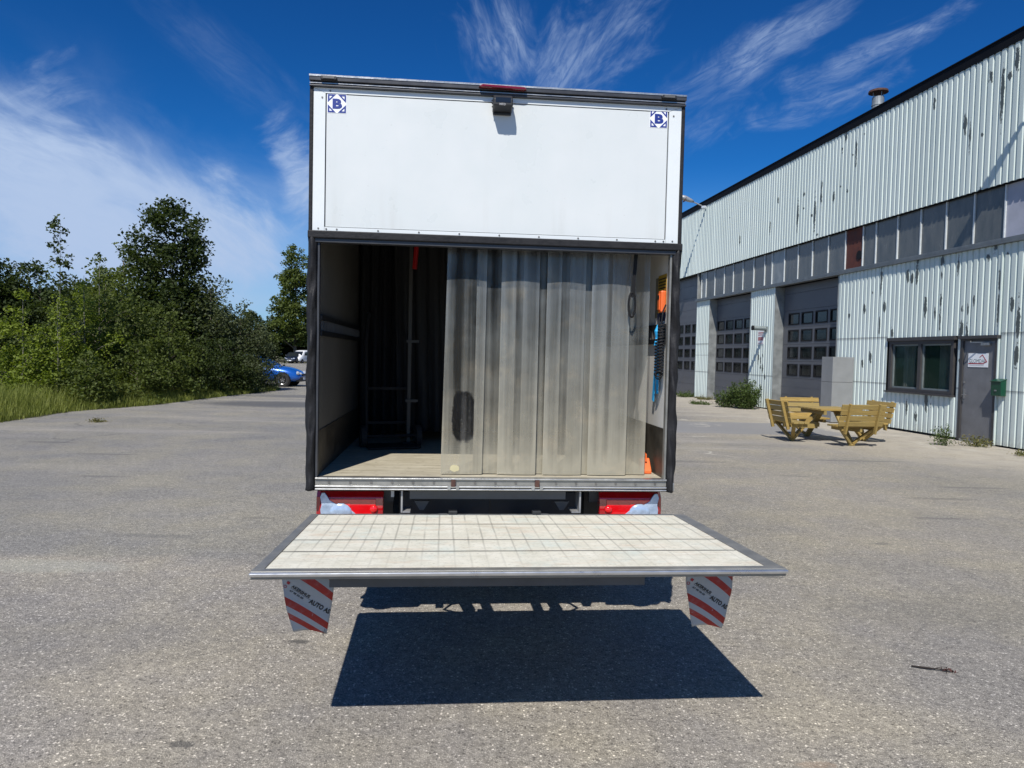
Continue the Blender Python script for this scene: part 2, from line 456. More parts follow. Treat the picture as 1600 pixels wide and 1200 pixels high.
def mat_cladding():
    m, t, p, out = new_mat('cladding_paint')
    o = t.obj()
    at = t.node('ShaderNodeAttribute', attribute_name='peel').outputs['Fac']
    big = t.noise(o, 0.35, 4, 0.6)
    streak = t.noise(t.mapping(o, (1, 7.0, 0.35)), 1.0, 5, 0.6)
    rag = t.noise(t.mapping(o, (1, 1.0, 0.6)), 14.0, 5, 0.7)
    spots = t.noise(t.mapping(o, (1, 1.0, 0.35)), 5.0, 6, 0.7)
    c = t.mix(t.ramp(big, 0.35, 0.65), (0.57, 0.645, 0.615), (0.62, 0.69, 0.66))
    c = t.mix(t.ramp(streak, 0.55, 0.85, 0, 0.4), c, (0.42, 0.46, 0.43))
    sheet = t.node('ShaderNodeAttribute', attribute_name='lap').outputs['Fac']
    tint = t.node('ShaderNodeTexWhiteNoise', noise_dimensions='1D')
    sy_ = t.sep(o)[1]
    t.l.new(t.math('FLOOR', t.math('DIVIDE', sy_, 1.068)), tint.inputs['W'])
    c = t.mix(1.0, c, t.mix(tint.outputs['Value'], (0.93, 0.935, 0.93), (1.02, 1.02, 1.015)), 'MULTIPLY')
    run = t.noise(t.mapping(o, (1, 16.0, 0.22)), 1.0, 5, 0.65)
    c = t.mix(t.ramp(run, 0.60, 0.80, 0, 0.35), c, (0.36, 0.36, 0.30))
    peel = t.math('ADD', at, t.math('MULTIPLY', t.math('SUBTRACT', rag, 0.5), 1.5))
    peel = t.ramp(peel, 0.50, 0.56)
    x, y, z = t.sep(o)
    few = t.ramp(spots, 0.735, 0.755)
    few = t.math('MULTIPLY', few, t.math('MULTIPLY', t.ramp(y, 7.0, 2.0), t.ramp(z, 4.6, 4.2, 0.15, 1.0)))
    peel = t.math('MAXIMUM', peel, few)
    foot = t.math('MULTIPLY', t.ramp(z, 0.35, 0.0), t.ramp(rag, 0.35, 0.6))
    c = t.mix(t.math('MULTIPLY', foot, 0.5), c, (0.30, 0.30, 0.26))
    bare = t.mix(rag, (0.055, 0.07, 0.068), (0.10, 0.115, 0.11))
    c = t.mix(peel, c, bare)
    c = t.mix(t.math('MULTIPLY', sheet, 0.6), c, (0.10, 0.11, 0.11))
    t.l.new(c, p.inputs['Base Color'])
    p.inputs['Roughness'].default_value = 0.5
    t.l.new(t.bump(peel, 0.4, -0.004), p.inputs['Normal'])


mat_cladding()


def mat_glass(name, col, rough, dust):
    m, t, p, out = new_mat(name)
    o = t.obj()
    n = t.noise(t.mapping(o, (1, 1.5, 0.5)), 2.5, 5, 0.65)
    c = t.mix(t.ramp(n, 0.35, 0.75, 0, dust), col, (0.20, 0.20, 0.19))
    t.l.new(c, p.inputs['Base Color'])
    t.put(p.inputs['Roughness'], t.ramp(n, 0.3, 0.7, rough, rough * 2.2))
    p.inputs['Specular IOR Level'].default_value = 0.45


mat_glass('band_glass', (0.075, 0.083, 0.083), 0.14, 0.55)
mat_glass('gate_glass', (0.008, 0.010, 0.011), 0.08, 0.08)


def mat_clear_glass():
    m, t, p, out = new_mat('office_glass')
    p.inputs['Base Color'].default_value = (0.02, 0.045, 0.035, 1)
    p.inputs['Roughness'].default_value = 0.04
    p.inputs['Alpha'].default_value = 0.40
    p.inputs['Specular IOR Level'].default_value = 0.4


mat_clear_glass()


def mat_wood():
    m, t, p, out = new_mat('pine_wood')
    o = t.obj()
    ri = t.node('ShaderNodeObjectInfo').outputs['Random']
    g = t.noise(t.mapping(o, (9.0, 9.0, 9.0)), 2.0, 5, 0.6, 1.5)
    grain = t.noise(t.mapping(o, (3.0, 40.0, 40.0)), 1.0, 4, 0.6, 0.6)
    c = t.mix(t.ramp(grain, 0.35, 0.7), (0.38, 0.255, 0.068), (0.24, 0.158, 0.042))
    c = t.mix(t.math('MULTIPLY', ri, 0.85), c, (0.26, 0.20, 0.075))
    c = t.mix(t.ramp(g, 0.66, 0.72, 0, 0.7), c, (0.16, 0.09, 0.03))
    t.l.new(c, p.inputs['Base Color'])
    p.inputs['Roughness'].default_value = 0.65
    t.l.new(t.bump(grain, 0.15, 0.005), p.inputs['Normal'])


mat_wood()


def mat_asphalt():
    m, t, p, out = new_mat('asphalt')
    o = t.obj()
    x, y, z = t.sep(o)
    v1 = t.node('ShaderNodeTexVoronoi')
    t.l.new(o, v1.inputs['Vector'])
    v1.inputs['Scale'].default_value = 62.0
    v2 = t.node('ShaderNodeTexVoronoi')
    t.l.new(o, v2.inputs['Vector'])
    v2.inputs['Scale'].default_value = 190.0
    r1 = t.sep(v1.outputs['Color'])[0]
    r2 = t.sep(v2.outputs['Color'])[1]
    gl = t.noise(o, 0.33, 4, 0.55)
    gm = t.noise(o, 2.2, 5, 0.6)
    gs = t.noise(o, 30.0, 4, 0.65)
    wob = t.math('MULTIPLY', t.math('SUBTRACT', t.noise(o, 1.3, 4, 0.6), 0.5), 0.9)
    # older, coarser surface near the camera; a joint runs across the yard
    near = t.ramp(t.math('ADD', y, wob), 5.75, 6.0, 1.0, 0.0)
    near = t.math('MULTIPLY', near, t.ramp(x, 0.5, 3.5, 1.0, 0.35))
    binder = t.mix(gm, (0.150, 0.145, 0.136), (0.205, 0.198, 0.185))
    stone = t.mix(r2, (0.15, 0.145, 0.135), (0.58, 0.56, 0.52))
    gap = t.math('MULTIPLY', t.math('LESS_THAN', r1, 0.16), t.ramp(v1.outputs['Distance'], 0.32, 0.46, 1.0, 0.0))
    big = t.math('MULTIPLY', t.math('GREATER_THAN', r1, 0.86), t.ramp(v1.outputs['Distance'], 0.30, 0.42, 1.0, 0.0))
    small = t.math('MULTIPLY', t.math('GREATER_THAN', r2, 0.25), t.ramp(v2.outputs['Distance'], 0.28, 0.45, 1.0, 0.0))
    c = t.mix(t.math('MULTIPLY', small, 0.85), binder, stone)
    c = t.mix(t.math('MULTIPLY', gap, 0.75), c, (0.075, 0.072, 0.068))
    white = t.mix(r2, (0.40, 0.385, 0.355), (0.66, 0.64, 0.60))
    c = t.mix(t.math('MULTIPLY', big, t.ramp(near, 0, 1, 0.55, 0.85)), c, white)
    c = t.mix(1.0, c, t.mix(t.ramp(gl, 0.35, 0.65), (0.93, 0.94, 0.96), (1.20, 1.18, 1.14)), 'MULTIPLY')
    c = t.mix(1.0, c, t.mix(near, t.mix(t.ramp(x, -3.0, 3.5), (0.95, 0.945, 0.92), (1.09, 1.05, 0.975)), (1.17, 1.12, 1.055)), 'MULTIPLY')
    c = t.mix(1.0, c, t.mix(t.ramp(gs, 0.3, 0.7), (0.70, 0.70, 0.70), (1.32, 1.32, 1.32)), 'MULTIPLY')
    clump = t.noise(o, 9.0, 5, 0.7)
    c = t.mix(1.0, c, t.mix(t.ramp(clump, 0.3, 0.7), (0.84, 0.84, 0.85), (1.16, 1.16, 1.14)), 'MULTIPLY')
    tone = t.noise(o, 0.9, 4, 0.6)
    c = t.mix(1.0, c, t.mix(t.ramp(tone, 0.40, 0.62), (0.96, 0.965, 1.0), (1.12, 1.10, 1.03)), 'MULTIPLY')
    # worn pale lanes further off, right of the truck
    lane = t.noise(t.mapping(o, (0.10, 0.9, 1)), 1.0, 5, 0.6)
    c = t.mix(t.math('MULTIPLY', t.ramp(lane, 0.52, 0.68, 0, 0.5), t.ramp(y, 8.0, 14.0)), c, (0.36, 0.335, 0.295))
    # sandy ground by the building
    bl = t.math('ADD', t.math('SUBTRACT', x, 7.6), t.math('MULTIPLY', t.math('SUBTRACT', y, 18.0), 0.12))
    sand = t.math('MULTIPLY', t.ramp(t.math('ADD', bl, wob), -2.2, 0.8), t.ramp(y, 9.0, 13.5))
    c = t.mix(t.math('MULTIPLY', sand, t.ramp(gm, 0.3, 0.6, 0.35, 0.8)), c, (0.41, 0.37, 0.305))
    # smoother trench patch across the yard
    band = t.math('MULTIPLY', t.ramp(t.math('ADD', y, t.math('MULTIPLY', wob, 0.12)), 17.0, 17.06), t.ramp(t.math('ADD', y, t.math('MULTIPLY', wob, 0.4)), 20.1, 20.3, 1.0, 0.0))
    band = t.math('MULTIPLY', band, t.math('MULTIPLY', t.ramp(x, 1.0, 1.3), t.ramp(x, 8.0, 8.3, 1.0, 0.0)))
    c = t.mix(t.math('MULTIPLY', band, 0.75), c, (0.205, 0.207, 0.213))
    # cracks, most of them sanded up
    cr = t.node('ShaderNodeTexVoronoi', feature='DISTANCE_TO_EDGE')
    dv = t.node('ShaderNodeVectorMath', operation='ADD')
    dn = t.node('ShaderNodeTexNoise')
    t.l.new(o, dn.inputs['Vector'])
    dn.inputs['Scale'].default_value = 0.9
    dn.inputs['Detail'].default_value = 5
    sc_ = t.node('ShaderNodeVectorMath', operation='SCALE')
    t.l.new(dn.outputs['Color'], sc_.inputs[0])
    sc_.inputs['Scale'].default_value = 1.6
    t.l.new(o, dv.inputs[0])
    t.l.new(sc_.outputs[0], dv.inputs[1])
    t.l.new(dv.outputs[0], cr.inputs['Vector'])
    cr.inputs['Scale'].default_value = 0.22
    ck = t.ramp(cr.outputs['Distance'], 0.002, 0.010, 1.0, 0.0)
    ck = t.math('MULTIPLY', ck, t.math('MULTIPLY', t.ramp(y, 11.5, 13.5), t.ramp(t.noise(o, 0.5, 3), 0.42, 0.55)))
    c = t.mix(t.math('MULTIPLY', ck, 0.7), c, t.mix(t.ramp(x, -2, 3), (0.11, 0.107, 0.10), (0.48, 0.45, 0.38)))
    # dark patches with a shape of their own: stains and painted cast shadows
    fuzz = t.math('MULTIPLY', t.math('SUBTRACT', t.noise(o, 9.0, 5, 0.65), 0.5), 1.6)
    fuzz2 = t.math('MULTIPLY', t.math('SUBTRACT', t.noise(o, 24.0, 5, 0.7), 0.5), 3.6)
    for sx, sy, rx, ry, f, colr in ((-3.72, 5.62, 0.75, 0.18, 0.28, (0.40, 0.41, 0.35)),
                                   (-1.24, 4.25, 0.07, 0.035, 0.7, (0.05, 0.049, 0.047)),
                                   (-1.36, 4.84, 0.10, 0.05, 0.55, (0.06, 0.06, 0.06)),
                                   (-7.6, 23.2, 2.6, 1.3, 0.80, (0.075, 0.078, 0.084)),  # cast shadow painted into the asphalt colour
                                   (-7.6, 27.5, 2.9, 0.9, 0.65, (0.10, 0.102, 0.108)),  # fainter second part of the painted shadow
                                   (4.3, 10.9, 0.28, 0.06, 0.5, (0.11, 0.107, 0.10)),
                                   (6.2, 12.75, 1.0, 0.10, 0.55, (0.13, 0.127, 0.12)),
                                   (2.14, 5.75, 0.10, 0.04, 0.6, (0.10, 0.10, 0.096)),
                                   (3.6, 6.9, 0.12, 0.05, 0.5, (0.11, 0.11, 0.105)),
                                   (-1.42, 3.1, 0.07, 0.03, 0.6, (0.05, 0.05, 0.05)),
                                   (-8.3, 12.9, 0.5, 0.10, 0.5, (0.08, 0.078, 0.074)),
                                   (-5.5, 9.6, 0.40, 0.06, 0.4, (0.085, 0.083, 0.08)),
                                   (-2.6, 7.4, 0.16, 0.05, 0.35, (0.085, 0.083, 0.08)),
                                   (5.6, 9.3, 0.5, 0.09, 0.4, (0.09, 0.088, 0.083)),
                                   (4.9, 8.1, 0.35, 0.05, 0.5, (0.09, 0.088, 0.083)),
                                   (6.6, 10.2, 0.6, 0.07, 0.45, (0.10, 0.098, 0.09)),
                                   (-6.6, 11.6, 0.55, 0.08, 0.45, (0.10, 0.098, 0.09)),
                                   (-3.2, 6.6, 0.45, 0.07, 0.35, (0.10, 0.10, 0.10)),
                                   (3.1, 5.0, 0.9, 0.35, 0.16, (0.11, 0.108, 0.105)),
                                   (-2.3, 4.2, 0.8, 0.4, 0.14, (0.11, 0.108, 0.105)),
                                   (2.9, 12.2, 0.8, 0.12, 0.4, (0.10, 0.098, 0.094)),
                                   (1.35, 3.05, 0.09, 0.03, 0.35, (0.30, 0.20, 0.13))):
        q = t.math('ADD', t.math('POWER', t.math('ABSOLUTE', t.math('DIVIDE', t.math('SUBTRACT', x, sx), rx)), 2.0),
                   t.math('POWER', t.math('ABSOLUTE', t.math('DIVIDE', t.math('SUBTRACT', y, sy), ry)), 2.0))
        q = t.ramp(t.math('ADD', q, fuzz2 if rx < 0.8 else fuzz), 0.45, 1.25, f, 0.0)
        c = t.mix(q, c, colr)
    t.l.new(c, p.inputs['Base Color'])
    p.inputs['Roughness'].default_value = 0.82
    p.inputs['Specular IOR Level'].default_value = 0.35
    hgt = t.math('ADD', t.math('MULTIPLY', t.ramp(v1.outputs['Distance'], 0.0, 0.6, 1.0, 0.0), 0.6), t.math('MULTIPLY', t.ramp(v2.outputs['Distance'], 0.0, 0.6, 1.0, 0.0), 0.4))
    hgt = t.math('ADD', hgt, t.math('MULTIPLY', gs, 0.6))
    t.l.new(t.bump(hgt, 0.8, 0.006), p.inputs['Normal'])


mat_asphalt()


def mat_soil():
    m, t, p, out = new_mat('verge_soil')
    o = t.obj()
    n = t.noise(o, 3.0, 6, 0.65)
    c = t.mix(t.ramp(n, 0.35, 0.65), (0.055, 0.062, 0.026), (0.12, 0.105, 0.065))
    t.l.new(c, p.inputs['Base Color'])
    p.inputs['Roughness'].default_value = 0.95
    t.l.new(t.bump(n, 0.6, 0.05), p.inputs['Normal'])


mat_soil()


def mat_leaf(name, a, b, trans=0.35):
    m = bpy.data.materials.new(name)
    m.use_nodes = True
    t = NT(m.node_tree)
    t.n.clear()
    out = t.node('ShaderNodeOutputMaterial')
    g = t.node('ShaderNodeNewGeometry')
    r = g.outputs['Random Per Island']
    o = t.obj()
    n = t.noise(o, 0.9, 3, 0.6)
    f = t.math('ADD', t.math('MULTIPLY', r, 0.6), t.ramp(n, 0.3, 0.7, 0.0, 0.4))
    c = t.mix(f, a, b)
    p = t.node('ShaderNodeBsdfPrincipled')
    t.l.new(c, p.inputs['Base Color'])
    p.inputs['Roughness'].default_value = 0.6
    p.inputs['Specular IOR Level'].default_value = 0.2
    tr = t.node('ShaderNodeBsdfTranslucent')
    t.l.new(t.mix(1.0, c, (1.3, 1.35, 0.6), 'MULTIPLY'), tr.inputs['Color'])
    mx = t.node('ShaderNodeMixShader')
    mx.inputs[0].default_value = trans
    t.l.new(p.outputs[0], mx.inputs[1])
    t.l.new(tr.outputs[0], mx.inputs[2])
    t.l.new(mx.outputs[0], out.inputs[0])
    MATS[name] = m


mat_leaf('leaf_bright', (0.12, 0.165, 0.022), (0.22, 0.27, 0.045), 0.42)
mat_leaf('leaf_mid', (0.060, 0.086, 0.020), (0.120, 0.148, 0.040), 0.4)
mat_leaf('leaf_dark', (0.027, 0.042, 0.014), (0.060, 0.082, 0.025), 0.4)
mat_leaf('leaf_grey', (0.056, 0.074, 0.036), (0.105, 0.124, 0.062), 0.4)
mat_leaf('leaf_aspen', (0.035, 0.055, 0.018), (0.080, 0.105, 0.035))
mat_leaf('grass_blade', (0.14, 0.175, 0.030), (0.28, 0.30, 0.09), 0.42)
mat_leaf('weed_leaf', (0.045, 0.080, 0.022), (0.100, 0.140, 0.040))
mat_leaf('dry_weed', (0.12, 0.11, 0.035), (0.20, 0.18, 0.08))


# ------------------------------------------------------------------ building blocks
class MB:
    """collects shapes into one mesh object"""
    def __init__(self):
        self.v, self.f = [], []

    def add(self, vs, fs):
        b = len(self.v)
        self.v += [tuple(q) for q in vs]
        self.f += [tuple(b + i for i in g) for g in fs]
        return self

    def box(self, x0, x1, y0, y1, z0, z1, M=None):
        vs = [Vector((x, y, z)) for x in (x0, x1) for y in (y0, y1) for z in (z0, z1)]
        if M is not None:
            vs = [M @ q for q in vs]
        return self.add(vs, [(0, 1, 3, 2), (4, 6, 7, 5), (0, 4, 5, 1), (2, 3, 7, 6), (0, 2, 6, 4), (1, 5, 7, 3)])

    def bar(self, a, b, w, h, up=(0, 0, 1)):
        """a rectangular bar from a to b"""
        a, b = Vector(a), Vector(b)
        d = (b - a).normalized()
        s = d.cross(Vector(up))
        if s.length < 1e-4:
            s = Vector((1, 0, 0))
        s.normalize()
        u = s.cross(d).normalized()
        vs = [q + s * (i * w / 2) + u * (j * h / 2) for q in (a, b) for i in (-1, 1) for j in (-1, 1)]
        return self.add(vs, [(0, 1, 3, 2), (4, 6, 7, 5), (0, 4, 5, 1), (2, 3, 7, 6), (0, 2, 6, 4), (1, 5, 7, 3)])

    def tube(self, pts, rad, n=8, cap=True):
        pts = [Vector(q) for q in pts]
        rr = rad if hasattr(rad, '__len__') else [rad] * len(pts)
        vs, fs = [], []
        ref = Vector((0.3, 0.2, 0.93)).normalized()
        for i, q in enumerate(pts):
            d = (pts[min(i + 1, len(pts) - 1)] - pts[max(i - 1, 0)]).normalized()
            s = d.cross(ref)
            if s.length < 0.05:
                s = d.cross(Vector((1, 0, 0)))
            s.normalize()
            u = s.cross(d)
            for k in range(n):
                a = 2 * math.pi * k / n
                vs.append(q + (s * math.cos(a) + u * math.sin(a)) * rr[i])
        for i in range(len(pts) - 1):
            for k in range(n):
                k2 = (k + 1) % n
                fs.append((i * n + k, i * n + k2, (i + 1) * n + k2, (i + 1) * n + k))
        if cap:
            fs.append(tuple(range(n))[::-1])
            fs.append(tuple((len(pts) - 1) * n + k for k in range(n)))
        return self.add(vs, fs)

    def disc(self, c, axis, r0, h, n=10, r1=None):
        c, axis = Vector(c), Vector(axis).normalized()
        return self.tube([c, c + axis * h], [r0, r0 if r1 is None else r1], n)

    def prism(self, poly, fn0, fn1):
        """poly: 2D outline; fn0/fn1 map (u, v) to the two end faces"""
        n = len(poly)
        vs = [fn0(*q) for q in poly] + [fn1(*q) for q in poly]
        fs = [tuple(range(n))[::-1], tuple(range(n, 2 * n))]
        fs += [(i, (i + 1) % n, n + (i + 1) % n, n + i) for i in range(n)]
        return self.add(vs, fs)

    def dome(self, c, rx, ry, rz, n=14, m=6, ydir=-1):
        """half ellipsoid bulging along ydir*y"""
        vs, fs = [], []
        for j in range(m + 1):
            e = (math.pi / 2) * j / m
            for k in range(n):
                a = 2 * math.pi * k / n
                vs.append((c[0] + rx * math.cos(e) * math.cos(a), c[1] + ydir * ry * math.sin(e), c[2] + rz * math.cos(e) * math.sin(a)))
        for j in range(m):
            for k in range(n):
                k2 = (k + 1) % n
                fs.append((j * n + k, j * n + k2, (j + 1) * n + k2, (j + 1) * n + k))
        return self.add(vs, fs)

    def build(self, name, mat, parent=None, smooth=False, bevel=0.0, fix=True):
        me = bpy.data.meshes.new(name)
        me.from_pydata(self.v, [], self.f)
        if fix:
            bm = bmesh.new()
            bm.from_mesh(me)
            bmesh.ops.recalc_face_normals(bm, faces=bm.faces)
            bm.to_mesh(me)
            bm.free()
        me.materials.append(MATS[mat])
        if smooth:
            me.shade_smooth()
        o = bpy.data.objects.new(name, me)
        COL.objects.link(o)
        if parent is not None:
            o.parent = parent
        if bevel:
            b = o.modifiers.new('bevel', 'BEVEL')
            b.width = bevel
            b.segments = 2
            b.limit_method = 'ANGLE'
        return o


def tag(o, label=None, cat=None, group=None, kind=None):
    if label:
        o['label'] = label
    if cat:
        o['category'] = cat
    if group:
        o['group'] = group
    if kind:
        o['kind'] = kind
    return o


def thing(name, label, cat, loc=(0, 0, 0), rz=0.0, group=None):
    o = bpy.data.objects.new(name, None)
    o.empty_display_size = 0.2
    COL.objects.link(o)
    o.location = loc
    o.rotation_euler = (0, 0, rz)
    return tag(o, label, cat, group)


def copy_of(o, name, parent, loc=None):
    c = o.copy()
    c.name = name
    COL.objects.link(c)
    c.parent = parent
    if loc is not None:
        c.location = loc
    return c


def text_mesh(txt, size, fn, name, mat, parent, bold=0.0, align='LEFT', shear=0.0, width=1.0):
    cu = bpy.data.curves.new('lettering', 'FONT')
    cu.body = txt
    cu.size = size
    cu.offset = bold
    cu.shear = shear
    cu.align_x = align
    cu.space_character = 1.0
    cu.resolution_u = 3
    tmp = bpy.data.objects.new('lettering', cu)
    COL.objects.link(tmp)
    dg = bpy.context.evaluated_depsgraph_get()
    me = bpy.data.meshes.new_from_object(tmp.evaluated_get(dg))
    bpy.data.objects.remove(tmp)
    for v in me.vertices:
        v.co = fn(v.co.x * width, v.co.y)
    me.materials.clear()
    me.materials.append(MATS[mat])
    o = bpy.data.objects.new(name, me)
    COL.objects.link(o)
    o.parent = parent
    return o


# ------------------------------------------------------------------ ground
g = MB()
nx = 24
xs = [-220 + 440 * i / nx for i in range(nx + 1)]
ys = [-120 + 400 * i / nx for i in range(nx + 1)]
g.add([(x, y, 0.0) for x in xs for y in ys], [(i * (nx + 1) + j, (i + 1) * (nx + 1) + j, (i + 1) * (nx + 1) + j + 1, i * (nx + 1) + j + 1) for i in range(nx) for j in range(nx)])
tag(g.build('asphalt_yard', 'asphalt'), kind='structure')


def verge_edge(y):
    """x of the ragged asphalt edge on the left"""
    pts = [(-40, -10.6), (5, -10.9), (14, -11.2), (19, -11.7), (21.5, -10.9), (27, -10.6), (31, -10.2), (33.0, -10.6)]
    for (y0, x0), (y1, x1) in zip(pts, pts[1:]):
        if y <= y1:
            return x0 + (x1 - x0) * max(0.0, (y - y0) / (y1 - y0))
    return pts[-1][1]


rng = random.Random(3)
edge = [(verge_edge(y / 4) + rng.uniform(-0.14, 0.14), y / 4) for y in range(-160, 133)]
g = MB()
vs, fs = [], []
for x, y in edge:
    vs += [(-120, y, 0.05), (-30, y, 0.12), (x - 0.7, y, 0.05), (x, y, 0.004)]
for i in range(len(edge) - 1):
    for k in range(3):
        fs.append((i * 4 + k, i * 4 + k + 1, i * 4 + 5 + k, i * 4 + 4 + k))
g.add(vs, fs)
g.add([(-120, 33.0, 0.05), (-15.0, 33.0, 0.02), (-22.5, 60, 0.02), (-35.0, 90, 0.02), (-120, 90, 0.05)], [(0, 1, 2, 3, 4)])
tag(g.build('grass_verge', 'verge_soil'), kind='structure')
g = MB()
g.add([(-160, 104, 0.03), (160, 104, 0.03), (160, 170, 0.6), (-160, 170, 0.6)], [(0, 1, 2, 3)])
tag(g.build('woodland_floor', 'verge_soil'), kind='structure')

# ------------------------------------------------------------------ warehouse
# local frame: +y runs along the facade away from the camera, -x points out of the facade
BT = 0.121
BX, BY = 10.3827, 16.6455
hall = thing('warehouse', 'long pale green corrugated metal warehouse with peeling paint and grey garage doors', 'warehouse', (BX, BY, 0), BT)
HM = Matrix.Translation((BX, BY, 0)) @ Matrix.Rotation(BT, 4, 'Z')


def hall_thing(name, label, cat, x, y, z, rz=0.0, group=None):
    p = HM @ Vector((x, y, z))
    return thing(name, label, cat, p, BT + rz, group)


PEEL = [(7.73, 6.62, 0.54), (6.69, 6.52, 0.67), (6.4, 7.26, 0.25), (5.68, 6.76, 0.2), (12.28, 6.51, 0.25), (4.57, 7.84, 0.44), (5.33, 8.07, 0.11), (1.33, 8.12, 0.21), (0.12, 7.03, 0.39), (-0.4, 8.11, 0.18), (-0.77, 7.6, 0.73), (3.12, 3.77, 0.31), (3.17, 2.81, 0.31), (2.57, 2.54, 0.16), (2.05, 3.99, 0.21), (0.79, 3.9, 0.11), (0.75, 3.26, 0.2), (0.97, 2.98, 0.21), (0.81, 2.79, 0.23), (-0.13, 3.03, 0.17), (-1.02, 3.56, 0.25), (-1.02, 2.97, 0.35), (-1.54, 2.66, 0.48), (0.07, 3.01, 0.11), (-0.1, 2.5, 0.1), (-0.66, 4.11, 0.11), (9.99, 1.77, 0.16), (9.88, 1.54, 0.13), (10.13, 1.5, 0.1), (0.07, 1.79, 0.11), (1.9, 0.65, 0.25), (2.56, 4.45, 0.06), (4.97, 6.8, 0.08), (-1.07, 2.42, 0.04), (9.1, 7.4, 0.12), (3.9, 1.7, 0.14), (-3.4, 7.1, 0.5), (-5.2, 3.0, 0.4), (-4.1, 2.1, 0.3), (-7.5, 7.6, 0.5), (10.4, 0.9, 0.1), (4.5, 3.1, 0.1)]
_rp = random.Random(77)
for _cs, _cz, _n, _ws, _wz in ((-0.9, 3.2, 12, 0.7, 1.0), (0.9, 3.3, 10, 0.5, 0.9), (3.0, 3.4, 6, 0.4, 0.8), (-1.8, 2.2, 8, 0.5, 1.3), (1.7, 0.8, 4, 0.5, 0.3), (6.9, 6.7, 6, 0.5, 0.6),
                           (-0.5, 7.4, 7, 0.5, 0.7), (4.8, 7.6, 4, 0.5, 0.5), (12.0, 6.8, 3, 1.2, 0.7), (9.9, 1.5, 5, 0.3, 0.7), (-4.5, 3.0, 14, 1.5, 1.2), (-5.0, 7.3, 10, 1.5, 0.8), (2.4, 4.2, 5, 0.9, 0.12)):
    for _ in range(_n):
        PEEL.append((_rp.gauss(_cs, _ws), _rp.gauss(_cz, _wz), _rp.choice((0.04, 0.06, 0.10, 0.16, 0.28))))
PITCH, CREST, SLOPE, VALLEY, DEEP = 0.178, 0.105, 0.012, 0.047, 0.030
PROF = [(0.0, -DEEP), (CREST * 0.5, -DEEP), (CREST, -DEEP), (CREST + SLOPE, 0.0), (CREST + SLOPE + VALLEY, 0.0)]


def cladding(name, s0, s1, z0, z1, laps=(), x_at=0.0, seed=0):
    """trapezoidal steel sheet, every rib modelled; 'peel' marks the bare patches"""
    rg = random.Random(seed + int(s0 * 10))
    prof = []
    k = math.floor(s0 / PITCH)
    while k * PITCH < s1 + PITCH:
        for i, (ds, dx) in enumerate(PROF):
            s = k * PITCH + ds
            if s0 <= s <= s1:
                prof.append((s, dx, k, i))
        k += 1
    prof = [(s0, prof[0][1], prof[0][2], prof[0][3])] * (prof[0][0] - s0 > 0.004) + prof + [(s1, prof[-1][1], prof[-1][2], prof[-1][3])] * (s1 - prof[-1][0] > 0.004)
    nz = max(1, int((z1 - z0) / 0.11))
    zs = [z0 + (z1 - z0) * j / nz for j in range(nz + 1)]
    for L in laps:
        if z0 < L < z1:
            zs += [L - 0.012, L, L + 0.004]
    zs = sorted(set(zs))
    jit = {}
    for s, dx, k, i in prof:
        jit.setdefault(k, rg.uniform(-0.004, 0.004))
    vs, peel, lap = [], [], []
    for s, dx, k, i in prof:
        for z in zs:
            p = 0.0
            if i in (0, 1, 2):
                for ps, pz, ph in PEEL:
                    if math.floor(ps / PITCH) == k:
                        q = abs(z - pz) / ph
                        p = max(p, 1.0 - 0.55 * q)
                        if i != 1:
                            p = p * (0.80 if i == 0 else 0.62)
            out = 0.0
            la = 0.0
            for L in laps:
                if abs(z - L) < 0.015:
                    la = 1.0 if z <= L else 0.0
                if z > L:
                    out += -0.0012
            vs.append((x_at + dx + (jit[k] if i < 3 else 0) + out, s, z))
            peel.append(max(0.0, p))
            lap.append(la)
    n = len(zs)
    fs = [(a * n + j, a * n + j + 1, (a + 1) * n + j + 1, (a + 1) * n + j) for a in range(len(prof) - 1) for j in range(n - 1)]
    b = MB()
    b.add(vs, fs)
    o = b.build(name, 'cladding_paint', hall, fix=False)
    for nm, data in (('peel', peel), ('lap', lap)):
        at = o.data.attributes.new(nm, 'FLOAT', 'POINT')
        at.data.foreach_set('value', data)
    # thickness of the sheet
    sol = o.modifiers.new('sheet', 'SOLIDIFY')
    sol.thickness = 0.003
    sol.offset = 0
    return o


S_NEAR, S_FAR = -15.0, 27.0
cladding('upper_cladding', S_NEAR, S_FAR, 5.67, 8.58, (), 0.0, 1)
LAPS = (1.22, 2.46)
cladding('lower_cladding', 2.70, 5.13, 0.06, 4.355, LAPS, 0.0, 2)
cladding('lower_cladding', 0.16, 2.70, 2.425, 4.355, (), 0.0, 2)
cladding('lower_cladding', 0.16, 2.70, 0.06, 0.985, (), 0.0, 2)
cladding('lower_cladding', 0.035, 0.16, 0.06, 4.355, LAPS, 0.0, 2)
cladding('lower_cladding', -1.08, 0.035, 2.415, 4.355, (), 0.0, 2)
cladding('lower_cladding', S_NEAR, -1.08, 0.04, 4.355, (1.22, 2.46), 0.0, 2)
cladding('pillar_cladding', 9.07, 10.99, 0.04, 4.355, (1.22,), 0.0, 2)
cladding('pillar_cladding', 15.0, 16.5, 0.04, 4.355, (1.22, 1.95, 2.46), 0.0, 2)
cladding('pillar_cladding', 20.6, S_FAR, 0.04, 5.66, (1.22, 2.46), 0.0, 2)

